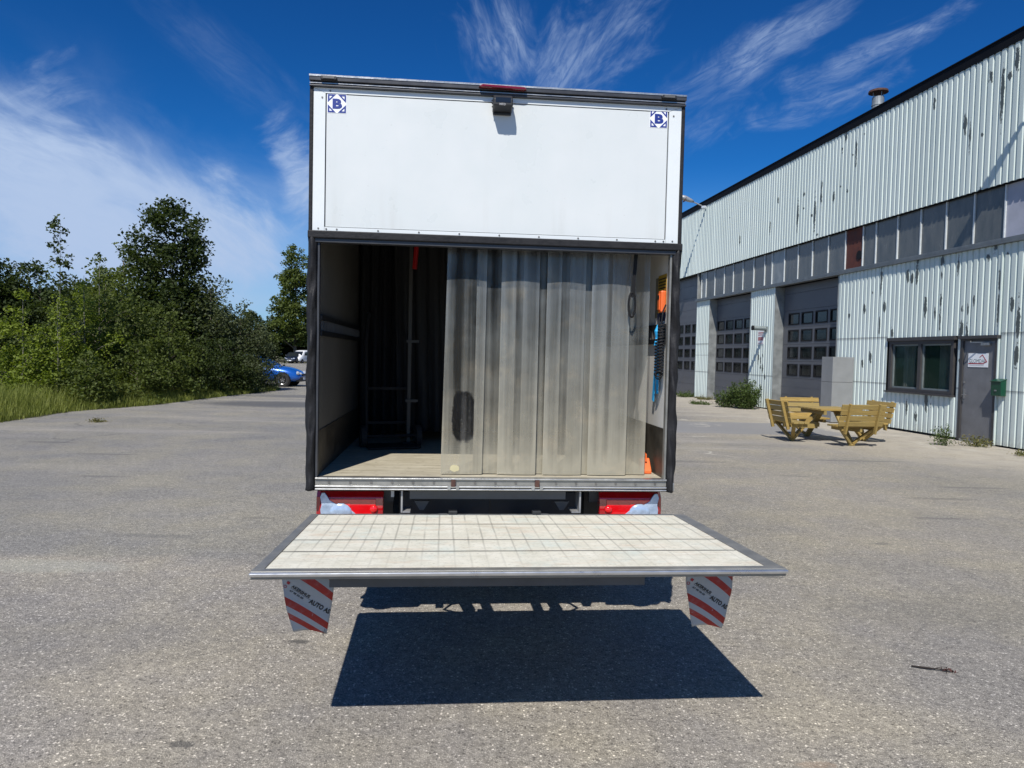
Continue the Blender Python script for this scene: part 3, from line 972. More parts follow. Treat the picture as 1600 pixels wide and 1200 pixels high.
# structure behind the sheets: solid wall with the door openings left free
b = MB()
for s0, s1, z0, z1 in ((S_NEAR, 0.26, 0.0, 4.35), (0.26, 2.62, 0.0, 1.0), (0.26, 2.62, 2.36, 4.35), (2.62, 5.13, 0.0, 4.35)):
    b.box(0.06, 0.30, s0, s1, z0, z1)
b.box(0.06, 0.9, 9.075, 10.985, 0.0, 4.35)
b.box(0.06, 0.9, 15.005, 16.495, 0.0, 4.35)
b.box(0.06, 0.9, 20.605, S_FAR, 0.0, 5.66)
b.box(0.06, 0.30, S_NEAR, S_FAR, 5.68, 8.57)
b.box(0.36, 0.9, 5.15, 20.6, 4.42, 5.66)
b.box(0.18, 0.30, S_NEAR, 16.5, 4.40, 5.66)
b.box(0.30, 18.0, S_NEAR, S_NEAR + 0.25, 0.0, 8.57)
b.box(0.90, 18.0, S_FAR - 0.25, S_FAR, 0.0, 8.57)
b.box(17.8, 18.0, S_NEAR + 0.26, S_FAR - 0.26, 0.0, 8.57)
b.build('wall_core', 'room_dark', hall)
# steel returns of the pillars, bare metal
b = MB()
b.box(-DEEP + 0.002, 0.34, 9.045, 9.068, 0.03, 4.35)
b.build('pillar_return', 'galvanised', hall)
b = MB()
b.box(-DEEP + 0.002, 0.34, 14.975, 14.998, 0.03, 4.35)
b.build('pillar_return', 'galvanised', hall)
b = MB()
b.box(-DEEP + 0.002, 0.34, 10.992, 11.012, 0.03, 4.35)
b.build('pillar_return', 'galvanised', hall)
MB().box(-DEEP + 0.002, 0.34, 16.502, 16.52, 0.03, 5.66).build('pillar_return', 'galvanised', hall)
MB().box(-DEEP + 0.002, 0.34, 5.132, 5.152, 0.03, 4.35).build('pillar_return', 'galvanised', hall)

# roof with dark edge and a vent pipe
roof = MB().box(0.10, 18.2, S_NEAR - 0.1, S_FAR + 0.1, 8.62, 8.74).build('roof', 'roof_felt', hall)
MB().box(-0.045, 0.10, S_NEAR - 0.12, S_FAR + 0.12, 8.57, 8.80).box(-0.065, 0.12, S_NEAR - 0.13, S_FAR + 0.13, 8.803, 8.83).build('fascia', 'fascia', roof)
ch = MB()
ch.tube([(1.5, 5.9, 8.7), (1.5, 5.9, 9.98)], 0.175, 16)
ch.tube([(1.5, 5.9, 9.72), (1.5, 5.9, 9.75)], 0.188, 16)
for a in range(4):
    ch.bar((1.5 + 0.15 * math.cos(a * 1.57), 5.9 + 0.15 * math.sin(a * 1.57), 9.8), (1.5 + 0.17 * math.cos(a * 1.57), 5.9 + 0.17 * math.sin(a * 1.57), 10.16), 0.02, 0.012)
cho = ch.build('vent_pipe', 'galvanised', roof, smooth=False)
MB().tube([(1.5, 5.9, 10.12), (1.5, 5.9, 10.18), (1.5, 5.9, 10.27)], [0.29, 0.28, 0.03], 16).build('vent_cap', 'rust', roof)

# window band
mull = [16.28, 15.75, 14.78, 13.79, 12.9, 12.0, 11.06, 10.17, 9.6, 8.7, 7.77, 6.87, 5.94, 5.02, 4.15, 3.55, 2.63, 1.73, 0.83, -0.06, -0.95]
while mull[-1] > S_NEAR + 1:
    mull.append(mull[-1] - 0.9)
rg = random.Random(5)
for i, (a, c) in enumerate(zip(mull, mull[1:])):
    mt = 'band_glass'
    if i == 13:
        mt = 'rust_panel'
    elif i == 20:
        mt = 'frosted_panel'
    elif i in (0, 8):
        mt = 'galvanised'
    tl = rg.uniform(-0.006, 0.006)
    p = MB().add([(0.100 + tl, c + 0.02, 4.49), (0.100 - tl, a - 0.02, 4.49), (0.100 - tl * 0.3, a - 0.02, 5.665), (0.100 + tl, c + 0.02, 5.665),
                  (0.112 + tl, c + 0.02, 4.49), (0.112 - tl, a - 0.02, 4.49), (0.112 - tl * 0.3, a - 0.02, 5.665), (0.112 + tl, c + 0.02, 5.665)],
                 [(0, 1, 2, 3), (7, 6, 5, 4), (0, 4, 5, 1), (1, 5, 6, 2), (2, 6, 7, 3), (3, 7, 4, 0)])
    o = p.build('window_pane' if mt == 'band_glass' else 'infill_panel', mt, hall)
    if mt == 'rust_panel':
        o['label'] = 'rust brown infill panel in the window band'
        MB().tube([(0.08, 4.33, 4.86), (0.099, 4.33, 4.86)], 0.13, 14).build('fan_hole', 'frame_black', o)
    elif mt == 'frosted_panel':
        o['label'] = 'pale frosted infill panel in the window band'
        MB().tube([(0.085, -1.62, 5.25), (0.099, -1.62, 5.25)], 0.10, 14).build('vent_disc', 'sticker_white', o)
for s in mull:
    MB().box(0.065, 0.115, s - 0.015, s + 0.015, 4.485, 5.672).build('mullion', 'mullion_paint', hall)
b = MB()
b.box(-0.10, 0.115, S_NEAR, 16.62, 4.36, 4.40)
b.box(-0.085, 0.115, S_NEAR, 16.60, 4.403, 4.483)
b.build('band_sill', 'sill_steel', hall, bevel=0.006)
MB().box(0.0, 0.11, S_NEAR, S_FAR, 5.655, 5.668).build('drip_edge', 'fascia', hall)


# garage doors: sections, panes and their black frames
def garage_door(s0, s1, ztop, cols, label):
    d = MB().box(0.345, 0.36, s0, s1, 0.0, ztop).build('garage_door', 'frame_black', hall)
    d['label'] = label
    zb = [0.02, 0.58, 1.165, 1.75, 2.335, 2.92, 3.505, 4.09, 4.66, 5.24, 5.8]
    rows = [(1.25, 1.655), (1.84, 2.245), (2.425, 2.835), (3.0, 3.41)]
    for k, (z0, z1) in enumerate(zip(zb, zb[1:])):
        if z0 > ztop - 0.03:
            break
        z1 = min(z1, ztop)
        row = [r for r in rows if z0 < r[0] and r[1] < z1]
        b = MB()
        e0, e1 = s0 + 0.02, s1 - 0.02
        zz0, zz1 = z0 + 0.004, z1 - 0.004
        if row:
            r0, r1 = row[0]
            b.box(0.30, 0.343, e0, e1, zz0, r0)
            b.box(0.30, 0.343, e0, e1, r1, zz1)
            xs_ = [e0]
            for c0, c1 in sorted(cols):
                xs_ += [c0, c1]
            xs_.append(e1)
            for q0, q1 in zip(xs_[::2], xs_[1::2]):
                if q1 > q0 + 0.001:
                    b.box(0.30, 0.343, q0, q1, r0 + 0.0005, r1 - 0.0005)
        else:
            b.box(0.30, 0.343, e0, e1, zz0, zz1)
            m_ = (zz0 + zz1) / 2
            b.box(0.2975, 0.2995, e0, e1, m_ - 0.012, m_ + 0.012)
        b.build('door_section', 'door_grey', d)
        if row:
            for c0, c1 in cols:
                f = MB()
                for q in ((c0, c0 + 0.045, r0, r1), (c1 - 0.045, c1, r0, r1), (c0 + 0.045, c1 - 0.045, r0, r0 + 0.045), (c0 + 0.045, c1 - 0.045, r1 - 0.045, r1)):
                    f.box(0.288, 0.33, *q)
                f.build('pane_frame', 'frame_black', d)
                MB().box(0.322, 0.332, c0 + 0.04, c1 - 0.04, r0 + 0.04, r1 - 0.04).build('window_pane', 'gate_glass', d)
    return d


garage_door(5.155, 9.04, 4.36, [(7.95, 8.67), (7.08, 7.80), (6.21, 6.93), (5.34, 6.06)], 'grey sectional garage door nearest the picnic table')
garage_door(11.015, 14.97, 4.36, [(14.13, 14.85), (13.25, 13.97), (12.37, 13.09), (11.49, 12.21)], 'grey sectional garage door between the two corrugated pillars')
garage_door(16.525, 20.6, 5.66, [(19.02, 19.72), (18.07, 18.77), (17.12, 17.82), (19.8, 20.4)], 'tall grey sectional garage door behind the truck edge')

# office window
win = MB()
for q in ((2.53, 2.62, 1.03, 2.33), (0.26, 0.35, 1.03, 2.33), (0.35, 2.53, 1.03, 1.11), (0.35, 2.53, 2.25, 2.33)):
    win.box(-0.03, 0.12, *q)
win = win.build('office_window', 'frame_brown', hall)
MB().box(-0.075, 0.02, 0.20, 2.68, 2.335, 2.42).build('head_flashing', 'frame_brown', win)
MB().box(-0.10, 0.06, 0.20, 2.68, 0.99, 1.027).build('window_sill', 'frame_brown', win)
MB().box(-0.025, 0.12, 1.385, 1.495, 1.112, 2.248).build('mullion', 'frame_brown', win)
for a, c in ((0.352, 1.383), (1.497, 2.528)):
    f = MB()
    for q in ((a, a + 0.04, 1.112, 2.248), (c - 0.04, c, 1.112, 2.248), (a + 0.04, c - 0.04, 1.112, 1.152), (a + 0.04, c - 0.04, 2.208, 2.248)):
        f.box(0.02, 0.075, *q)
    f.build('sash', 'tube_grey', win)
    MB().box(0.05, 0.056, a + 0.03, c - 0.03, 1.14, 2.22).build('window_pane', 'office_glass', win)
for a in (0.62, 1.95):
    cv = MB()
    n = 22
    vs = []
    for i in range(n + 1):
        s = a + 0.42 * i / n
        x = 0.26 + 0.035 * math.sin(i * 1.9)
        vs += [(x, s, 1.05), (x, s, 2.30)]
    cv.add(vs, [(2 * i, 2 * i + 1, 2 * i + 3, 2 * i + 2) for i in range(n)])
    cv.build('curtain', 'curtain_pale', win)
rm = MB()
rm.box(1.2, 1.22, 0.2, 2.7, 0.9, 2.5)
rm.box(0.31, 1.2, 0.2, 0.22, 0.9, 2.5)
rm.box(0.31, 1.2, 2.68, 2.70, 0.9, 2.5)
rm.box(0.31, 1.2, 0.22, 2.68, 0.9, 0.92)
rm.box(0.31, 1.2, 0.22, 2.68, 2.48, 2.5)
rm.build('room', 'room_dark', win)

# entrance door
dr = MB()
dr.box(-0.045, 0.05, -0.055, 0.03, 0.03, 2.34)
dr.box(-0.045, 0.05, -1.075, -0.985, 0.03, 2.34)
dr.box(-0.045, 0.05, -0.985, -0.055, 2.30, 2.34)
ent = dr.build('entrance_door', 'frame_brown', hall)
MB().box(-0.10, 0.03, -1.10, 0.05, 2.342, 2.41).build('head_flashing', 'frame_brown', ent)
leafm = MB().box(-0.012, 0.035, -0.983, -0.057, 0.06, 2.297).build('door_leaf', 'leaf_grey_paint', ent, bevel=0.004)
MB().box(-0.05, 0.05, -0.98, -0.06, 0.0, 0.055).build('threshold', 'galvanised', ent)
h = MB()
h.box(-0.022, -0.013, -0.135, -0.095, 0.98, 1.20)
h.tube([(-0.022, -0.115, 1.07), (-0.065, -0.115, 1.07), (-0.068, -0.24, 1.07)], 0.010, 8)
h.tube([(-0.02, -0.115, 1.35), (-0.032, -0.115, 1.35)], 0.02, 10)
h.build('handle', 'aluminium', ent)
h = MB()
h.box(-0.075, -0.014, -0.86, -0.62, 2.19, 2.25)
h.bar((-0.06, -0.66, 2.255), (-0.16, -0.42, 2.26), 0.02, 0.012)
h.bar((-0.16, -0.42, 2.26), (-0.05, -0.30, 2.31), 0.02, 0.012)
h.build('door_closer', 'aluminium', ent)
b = MB()
b.box(-0.05, 0.2, -1.085, -1.06, 0.02, 4.35)
b.build('corner_trim', 'cladding_paint', hall)


def facade_map(x, s, z):
    """2D (u right as seen from outside, v up) -> local point on the facade"""
    return lambda u, v: Vector((x, s - u, z + v))


# company sign on the door
sg = hall_thing('door_sign', 'white company sign with dark roof outline and red underline on the grey entrance door', 'sign', -0.016, -0.20, 1.705)
MB().box(-0.004, 0.0, -0.59, 0.0, 0.0, 0.31).build('sign_plate', 'sticker_white', sg)
text_mesh('GLOMDAL', 0.125, facade_map(-0.0055, -0.03, 0.095), 'lettering', 'lettering_teal', sg, 0.0, width=0.84)
b = MB()
b.box(-0.0065, -0.0045, -0.47, -0.015, 0.068, 0.090)
b.bar((-0.0055, -0.47, 0.079), (-0.0055, -0.48, 0.105), 0.012, 0.002, (-1, 0, 0))
b.build('red_underline', 'lettering_red', sg)
b = MB()
for a, c in (((-0.34, 0.215), (-0.42, 0.275)), ((-0.42, 0.275), (-0.555, 0.118)), ((-0.555, 0.118), (-0.49, 0.118)), ((-0.49, 0.118), (-0.49, 0.09))):
    b.bar((-0.0055, a[0], a[1]), (-0.0055, c[0], c[1]), 0.018, 0.002, (-1, 0, 0))
b.build('roof_outline', 'lettering_red', sg)
b = MB()
for i in range(16):
    b.box(-0.0055, -0.0045, -0.05 - i * 0.026 - 0.018, -0.05 - i * 0.026, 0.032, 0.045)
tag(b.build('small_print', 'lettering_grey', sg), kind='stuff')

# mailbox
mb = hall_thing('mailbox', 'dark green metal mailbox with a sloping lid on the wall beside the entrance door', 'mailbox', -0.035, -1.20, 1.10)
poly = [(0.0, 0.0), (-0.12, 0.0), (-0.13, 0.30), (0.0, 0.35)]
MB().prism(poly, lambda u, v: (u, -0.14, v), lambda u, v: (u, 0.14, v)).build('mailbox_body', 'mailbox_green', mb, bevel=0.008)
MB().prism([(-0.145, 0.302), (0.0, 0.356), (0.0, 0.368), (-0.15, 0.314)], lambda u, v: (u, -0.15, v), lambda u, v: (u, 0.15, v)).build('lid', 'mailbox_green', mb)
MB().box(-0.137, -0.129, -0.03, 0.03, 0.10, 0.13).build('lock', 'aluminium', mb)


# wall lamps
def wall_lamp(s, label):
    t = hall_thing('wall_lamp', label, 'lamp', -0.05, s, 8.5, group='lamps on arms along the roof edge')
    MB().box(-0.03, 0.0, -0.09, 0.09, -0.12, 0.12).build('mounting_plate', 'rust', t)
    MB().tube([(-0.02, 0, 0.0), (-0.25, 0, 0.10), (-0.62, 0, 0.24)], 0.028, 8).build('arm', 'lamp_grey', t)
    hd = MB()
    hd.tube([(-0.55, 0, 0.23), (-0.68, 0, 0.27), (-0.95, 0, 0.36), (-1.15, 0, 0.41), (-1.22, 0, 0.42)], [0.05, 0.085, 0.12, 0.10, 0.03], 12)
    hd.build('lamp_head', 'lamp_grey', t, smooth=True)
    MB().dome((0, 0, 0), 0.2, 0.05, 0.085, 12, 4).build('lamp_glass', 'headlamp_glass', t)
    o = t.children[-1]
    o.rotation_euler = (R(90), 0, R(0))
    o.rotation_euler = (R(90), R(18), 0)
    o.location = (-0.95, 0, 0.29)
    return t


wall_lamp(15.8, 'grey lamp on a short arm at the roof edge beside the truck')
wall_lamp(-2.9, 'grey lamp on a short arm at the roof edge above the mailbox')

# tube floodlight and small red sign on the pillar
fl = hall_thing('floodlight', 'grey tube floodlight sticking out of the corrugated pillar', 'floodlight', -DEEP, 9.62, 2.90)
MB().box(-0.03, 0.0, -0.06, 0.06, -0.09, 0.09).build('mounting_plate', 'tube_grey', fl)
MB().tube([(-0.02, 0, 0.0), (-0.06, 0.0, 0.0), (-0.03, 0.02, 0.015), (-0.46, 0.08, 0.03), (-0.48, 0.08, 0.03)], [0.05, 0.05, 0.082, 0.082, 0.075], 14).build('lamp_tube', 'tube_grey', fl)
MB().tube([(-0.46, 0.08, 0.03), (-0.52, 0.085, 0.033)], [0.088, 0.088], 14).build('lamp_hood', 'frame_black', fl)
ws = hall_thing('warning_sign', 'small faded red and white sign under the tube floodlight', 'sign', -DEEP - 0.004, 10.28, 2.35)
MB().box(-0.006, 0.0, -0.46, 0.0, 0.0, 0.52).build('sign_plate', 'sticker_white', ws)
b = MB()
for (u0, u1, v0, v1) in ((0.03, 0.43, 0.40, 0.44), (0.03, 0.36, 0.33, 0.36), (0.03, 0.43, 0.14, 0.27), (0.03, 0.43, 0.03, 0.05)):
    b.box(-0.0085, -0.0065, -u1, -u0, v0, v1)
b.build('red_print', 'faded_red', ws)

# grey metal cabinet against the wall
cb = hall_thing('metal_cabinet', 'tall light grey metal cabinet against the wall beside the near garage door', 'cabinet', -0.03, 4.16, 0.0)
MB().box(-0.66, -0.02, 0.0, 0.58, 0.02, 1.17).build('lower_panel', 'cabinet_grey', cb, bevel=0.006)
MB().box(-0.66, -0.02, 0.0, 0.58, 1.178, 1.90).build('upper_panel', 'cabinet_grey', cb, bevel=0.006)
MB().box(-0.64, -0.02, 0.02, 0.56, 0.0, 1.89).build('frame', 'frame_black', cb)


# ------------------------------------------------------------------ picnic table
def picnic_table():
    t = thing('picnic_table', 'square yellow pine picnic table with four backrest benches in front of the warehouse', 'picnic table', (7.03, 15.92, 0), R(8))
    for k in range(6):
        y = -0.475 + k * 0.16
        MB().box(-0.48, 0.48, y, y + 0.145, 0.70, 0.738).build('tabletop_plank', 'pine_wood', t, bevel=0.005)
    for xb in (-0.40, 0.34):
        MB().box(xb, xb + 0.06, -0.47, 0.47, 0.615, 0.698).build('cross_batten', 'pine_wood', t)
    for q in range(4):
        M = Matrix.Rotation(q * math.pi / 2, 4, 'Z')   # side at -y, then turned round

        def pt(x, y, z):
            return M @ Vector((x, y, z))
        # slanted leg from a foot under the bench up to the tabletop
        MB().bar(pt(0.0, -0.88, 0.0), pt(0.0, -0.26, 0.69), 0.045, 0.12, M @ Vector((1, 0, 0))).build('leg', 'pine_wood', t)
        MB().bar(pt(0.052, -0.30, 0.33), pt(0.052, -1.10, 0.36), 0.045, 0.095).build('bearer', 'pine_wood', t)
        for s in (-1, 1):
            MB().bar(pt(s * 0.03, -0.86, 0.05), pt(s * 0.36, -1.02, 0.37), 0.045, 0.07, M @ Vector((0, 1, 0))).build('strut', 'pine_wood', t)
            MB().bar(pt(s * 0.36, -0.72, 0.375), pt(s * 0.36, -1.10, 0.375), 0.045, 0.07).build('seat_rail', 'pine_wood', t)
            MB().bar(pt(s * 0.33, -1.130, 0.28), pt(s * 0.33, -1.298, 0.90), 0.065, 0.04, M @ Vector((1, 0, 0))).build('backrest_post', 'pine_wood', t)
        for k in range(3):
            y = -0.74 - k * 0.122
            c = [pt(-0.49, y - 0.055, 0.431), pt(0.49, y - 0.055, 0.431)]
            MB().bar(c[0], c[1], 0.11, 0.036).build('seat_plank', 'pine_wood', t, bevel=0.004)
        for k in range(4):
            z = 0.485 + k * 0.118
            y = -1.135 - (z - 0.44) * 0.27
            MB().bar(pt(-0.49, y, z), pt(0.49, y, z), 0.028, 0.10, M @ Vector((0, -0.26, 0.965))).build('backrest_slat', 'pine_wood', t, bevel=0.004)
    return t


picnic_table()


# ------------------------------------------------------------------ the truck (local: +x right, +y forward into the box)
TX, TY, TH = -0.0949, 4.2836, 0.0933
truck = thing('box_truck', 'white box truck seen from behind with its cargo opening uncovered and tail lift lowered', 'truck', (TX, TY, 0), TH)
TM = Matrix.Translation((TX, TY, 0)) @ Matrix.Rotation(TH, 4, 'Z')


def truck_thing(name, label, cat, x, y, z, rz=0.0, group=None):
    return thing(name, label, cat, TM @ Vector((x, y, z)), TH + rz, group)


LEN = 4.3
# box walls: white outside skin, inside lining toned dark left for shade, pale right for sun
for sx in (-1, 1):
    a, c = sorted((sx * 1.098, sx * 1.066))
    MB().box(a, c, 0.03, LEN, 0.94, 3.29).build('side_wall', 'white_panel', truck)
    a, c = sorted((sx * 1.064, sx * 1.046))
    MB().box(a, c, 0.03, LEN - 0.02, 0.99, 3.22).build('wall_lining', 'lining_shaded' if sx < 0 else 'lining_sunlit', truck)
    top = 1.27 if sx < 0 else 1.31
    a, c = sorted((sx * 1.044, sx * 1.040))
    MB().box(a, c, 0.04, LEN - 0.05, 1.006, top).build('kick_plate', 'kick_plate', truck)
    # slotted lashing rail
    rail = MB()
    a, c = sorted((sx * 1.0445, sx * 1.026))
    rail.box(a, c, 0.05, LEN - 0.1, 1.832, 1.862)
    rail.box(a, c, 0.05, LEN - 0.1, 1.925, 1.955)
    a, c = sorted((sx * 1.0445, sx * 1.040))
    rail.box(a, c, 0.05, LEN - 0.1, 1.863, 1.924)
    r_o = rail.build('lashing_rail', 'black_paint', truck)
    s_o = MB()
    a, c = sorted((sx * 1.039, sx * 1.030))
    for k in range(70):
        y = 0.08 + k * 0.055
        s_o.box(a, c, y, y + 0.018, 1.864, 1.923)
    tag(s_o.build('slot_web', 'grey_steel', r_o), kind='stuff')
MB().box(-1.064, 1.064, LEN - 0.02, LEN + 0.03, 0.94, 3.28).build('front_wall', 'white_panel', truck)
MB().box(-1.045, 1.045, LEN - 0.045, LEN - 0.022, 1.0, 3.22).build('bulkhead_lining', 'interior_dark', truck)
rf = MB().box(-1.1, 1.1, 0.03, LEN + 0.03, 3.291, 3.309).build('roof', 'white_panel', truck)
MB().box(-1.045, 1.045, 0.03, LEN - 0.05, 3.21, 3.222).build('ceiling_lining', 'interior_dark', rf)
MB().box(-1.045, 1.045, -0.004, LEN - 0.03, 0.965, 1.004).build('floor', 'box_floor', truck)

# rear frame: top rail profile
rail = MB()
rail.box(-1.1, 1.1, -0.035, 0.028, 3.276, 3.309)
rail.box(-1.096, 1.096, -0.024, 0.028, 3.256, 3.275)
rail.box(-1.1, 1.1, -0.030, 0.028, 3.246, 3.2555)
rail = rail.build('top_rail', 'dark_extrusion', truck, bevel=0.003)
MB().box(-1.1, 1.1, -0.038, -0.0355, 3.299, 3.309).build('rail_lip', 'aluminium', rail)
MB().box(-1.098, 1.098, -0.0295, -0.025, 3.2625, 3.2665).build('rail_rib', 'aluminium', rail)
poly = [(-0.142, 3.288), (-0.125, 3.281), (0.125, 3.277), (0.142, 3.283), (0.130, 3.294), (-0.120, 3.299)]
MB().prism(poly, lambda u, v: (u, -0.033, v), lambda u, v: (u * 0.97, -0.062, v)).build('brake_light', 'dark_red_lens', truck, bevel=0.004)
b = MB()
b.prism([(-0.118, 3.287), (-0.05, 3.284), (0.115, 3.281), (0.125, 3.284), (-0.05, 3.290), (-0.112, 3.293)], lambda u, v: (u, -0.060, v), lambda u, v: (u * 0.98, -0.0645, v))
b.build('brake_light_lens', 'dark_red_lens', truck.children[-1])
for cx in (-0.99, 0.99):
    MB().prism([(cx - 0.046, 3.283), (cx - 0.040, 3.279), (cx + 0.040, 3.279), (cx + 0.046, 3.283), (cx + 0.046, 3.296), (cx + 0.04, 3.300), (cx - 0.04, 3.300), (cx - 0.046, 3.296)],
               lambda u, v: (u, -0.034, v), lambda u, v: (u, -0.050, v)).build('marker_lamp', 'black_paint', truck, bevel=0.003)
    MB().box(cx - 0.032, cx + 0.032, -0.0525, -0.0505, 3.284, 3.296).build('marker_lens', 'grey_steel', truck.children[-1])

# white upper panel: mitred frame, inset board and dark joint
b = MB()
b.box(-1.078, 1.078, 0.004, 0.028, 2.432, 3.246)
b.build('panel_backing', 'dark_extrusion', truck)
ZT0, ZB1 = 3.216, 2.456
fr = [([(-1.078, 3.245), (-1.012, ZT0), (1.001, ZT0), (1.078, 3.245)], 'top'),
      ([(-1.078, 2.433), (-1.012, 2.433), (-1.012, ZT0 - 0.0015), (-1.078, 3.2435)], 'left'),
      ([(1.003, 2.433), (1.078, 2.433), (1.078, 3.2435), (1.003, ZT0 - 0.0015)], 'right'),
      ([(-1.0105, 2.433), (1.0015, 2.433), (1.0015, ZB1), (-1.0105, ZB1)], 'bottom')]
for poly, _n in fr:
    MB().prism(poly, lambda u, v: (u, -0.010, v), lambda u, v: (u, 0.003, v)).build('panel_frame', 'white_trim', truck)
MB().box(-1.0055, 0.9965, -0.006, 0.003, ZB1 + 0.0035, ZT0 - 0.005).build('upper_panel', 'door_panel', truck)
b = MB()
for k in range(9):
    b.disc((-0.94 + k * 0.235, -0.0095, 2.4445), (0, -1, 0), 0.0052, 0.003, 8)
for x, z in ((-1.045, 2.447), (-1.00, 2.4445), (1.045, 2.447), (0.99, 2.4445), (-0.985, 3.229), (-1.03, 3.19), (0.985, 3.229), (1.03, 3.19)):
    b.disc((x, -0.0095, z), (0, -1, 0), 0.0052, 0.003, 8)
tag(b.build('frame_screws', 'screw_steel', truck), kind='stuff')
# black edges and header bar
for sx in (-1, 1):
    a, c = sorted((sx * 1.1, sx * 1.0795))
    MB().box(a, c, -0.016, 0.029, 2.40, 3.2455).build('edge_trim', 'black_rubber', truck, bevel=0.004)
MB().box(-1.099, 1.099, -0.045, 0.028, 2.388, 2.431).build('header_bar', 'black_rubber', truck, bevel=0.006)
MB().box(-1.09, 1.09, -0.030, 0.026, 2.366, 2.3875).build('header_strip', 'dark_extrusion', truck, bevel=0.002)


# emblems: four corner triangles round a B
def emblem(cx, cz, name='emblem'):
    s = 0.102
    base = MB().box(cx - s / 2 - 0.003, cx + s / 2 + 0.003, -0.0072, -0.0061, cz - s / 2 - 0.003, cz + s / 2 + 0.003).build(name, 'sticker_white', truck)
    b = MB()
    y0, y1 = -0.0083, -0.0073
    for ax in (-1, 1):
        for az in (-1, 1):
            h = s / 2
            out = [(h, h), (0.06 * s, h), (h, 0.06 * s)]
            inn = [(h - 0.0085, h - 0.0085), (h - 0.026, h - 0.0085), (h - 0.0085, h - 0.026)]
            for i in range(3):
                j = (i + 1) % 3
                quad = [out[i], out[j], inn[j], inn[i]]
                b.prism([(cx + ax * p[0], cz + az * p[1]) for p in quad], lambda u, v: (u, y0, v), lambda u, v: (u, y1, v))
    b.build('emblem_corners', 'emblem_blue', base)
    text_mesh('B', 0.072, lambda u, v: Vector((cx + u, -0.0085, cz - 0.0255 + v)), 'emblem_letter', 'emblem_blue', base, 0.004, 'CENTER', width=1.3)


emblem(-0.948, 3.160)
emblem(0.940, 3.172)

# reversing camera under its hood
b = MB()
prof = [(-0.006, 3.236), (-0.080, 3.234), (-0.112, 3.205), (-0.112, 3.164), (-0.006, 3.150)]
b.prism(prof, lambda u, v: (-0.056, u, v), lambda u, v: (0.056, u, v))
camb = b.build('reversing_camera', 'black_plastic', truck, bevel=0.008)
MB().box(-0.044, 0.044, -0.1135, -0.1125, 3.182, 3.210).build('camera_window', 'car_glass', camb)
b = MB()
for sx in (-1, 1):
    for k in range(3):
        b.disc((sx * 0.055, -0.03 - 0.012 * k, 3.218 - k * 0.022), (sx, 0, 0), 0.004, 0.007, 8)
b.box(-0.052, 0.052, -0.030, -0.008, 3.142, 3.1495)
b.build('camera_bracket', 'black_plastic', camb)
text_mesh('MTD', 0.017, lambda u, v: Vector((-0.004 + u, -0.1132, 3.166 + v)), 'lettering', 'lettering_grey', camb, 0.0004, 'CENTER')


# crumpled rubber seals on both posts
def rubber_seal(sx):
    rg = random.Random(21 + sx)
    b = MB()
    n = 90
    zs_ = [0.93 + (2.392 - 0.93) * i / n for i in range(n + 1)]
    vs = []
    m = 7
    for z in zs_:
        w = 0.0
        for f, a_, ph in ((5.1, 0.0075, 0.3 + sx), (11.7, 0.005, 1.1), (23.0, 0.0028, 2.0 * sx)):
            w += a_ * math.sin(f * z * 2 + ph)
        for k in range(m):
            q = k / (m - 1)
            x = 1.046 + 0.056 * q
            y = -0.018 - 0.024 * math.sin(math.pi * q) + w * math.sin(math.pi * q) * 1.3 + 0.007 * math.sin(29 * z + 7 * q) * math.sin(math.pi * q) + 0.005 * math.sin(13 * z * (1 + 0.2 * q) + 5 * q)
            x += w * 0.6 * q
            vs.append((sx * x, y, z))
    b.add(vs, [(i * m + k, i * m + k + 1, (i + 1) * m + k + 1, (i + 1) * m + k) for i in range(n) for k in range(m - 1)])
    o = b.build('rubber_seal', 'black_rubber', truck, smooth=True)
    so = o.modifiers.new('thick', 'SOLIDIFY')
    so.thickness = 0.006
    a, c = sorted((sx * 1.1, sx * 1.0465))
    MB().box(a, c, -0.008, 0.029, 0.935, 2.387).build('post_core', 'black_paint', truck)
    a, c = sorted((sx * 1.0455, sx * 1.034))
    MB().box(a, c, -0.016, 0.022, 1.008, 2.365).build('corner_post', 'dull_aluminium' if sx > 0 else 'dark_extrusion', truck)


rubber_seal(-1)
rubber_seal(1)

# sill profile with bolts and catches
sill = MB().box(-1.045, 1.05, -0.022, 0.03, 0.962, 0.996).build('rear_sill', 'dull_aluminium', truck, bevel=0.002)
MB().box(-1.045, 1.05, -0.034, 0.03, 0.9965, 1.007).build('sill_lip', 'aluminium', sill, bevel=0.003)
MB().box(-1.045, 1.05, -0.034, 0.03, 0.9505, 0.9610).build('sill_rib', 'bright_aluminium', sill, bevel=0.003)
MB().box(-1.045, 1.05, -0.034, 0.03, 0.9355, 0.9440).build('sill_rib', 'bright_aluminium', sill, bevel=0.003)
MB().box(-1.045, 1.05, -0.020, 0.03, 0.930, 0.9500).build('sill_core', 'black_paint', sill)
b = MB()
for k in range(17):
    b.disc((-0.965 + k * 0.1215, -0.0215, 0.979), (0, -1, 0), 0.008, 0.005, 6)
tag(b.build('sill_bolts', 'screw_steel', sill), kind='stuff')
for x in (-0.243, 0.256):
    c = MB().box(x - 0.013, x + 0.013, -0.040, -0.020, 0.958, 1.0).build('catch', 'rust', truck)
    for xe in (x - 0.034, x + 0.016):
        MB().box(xe, xe + 0.018, -0.048, -0.020, 0.940, 0.966).build('catch_ear', 'aluminium', c)
MB().box(1.052, 1.098, -0.030, 0.02, 0.932, 0.985).build('corner_casting', 'aluminium', truck, bevel=0.005)


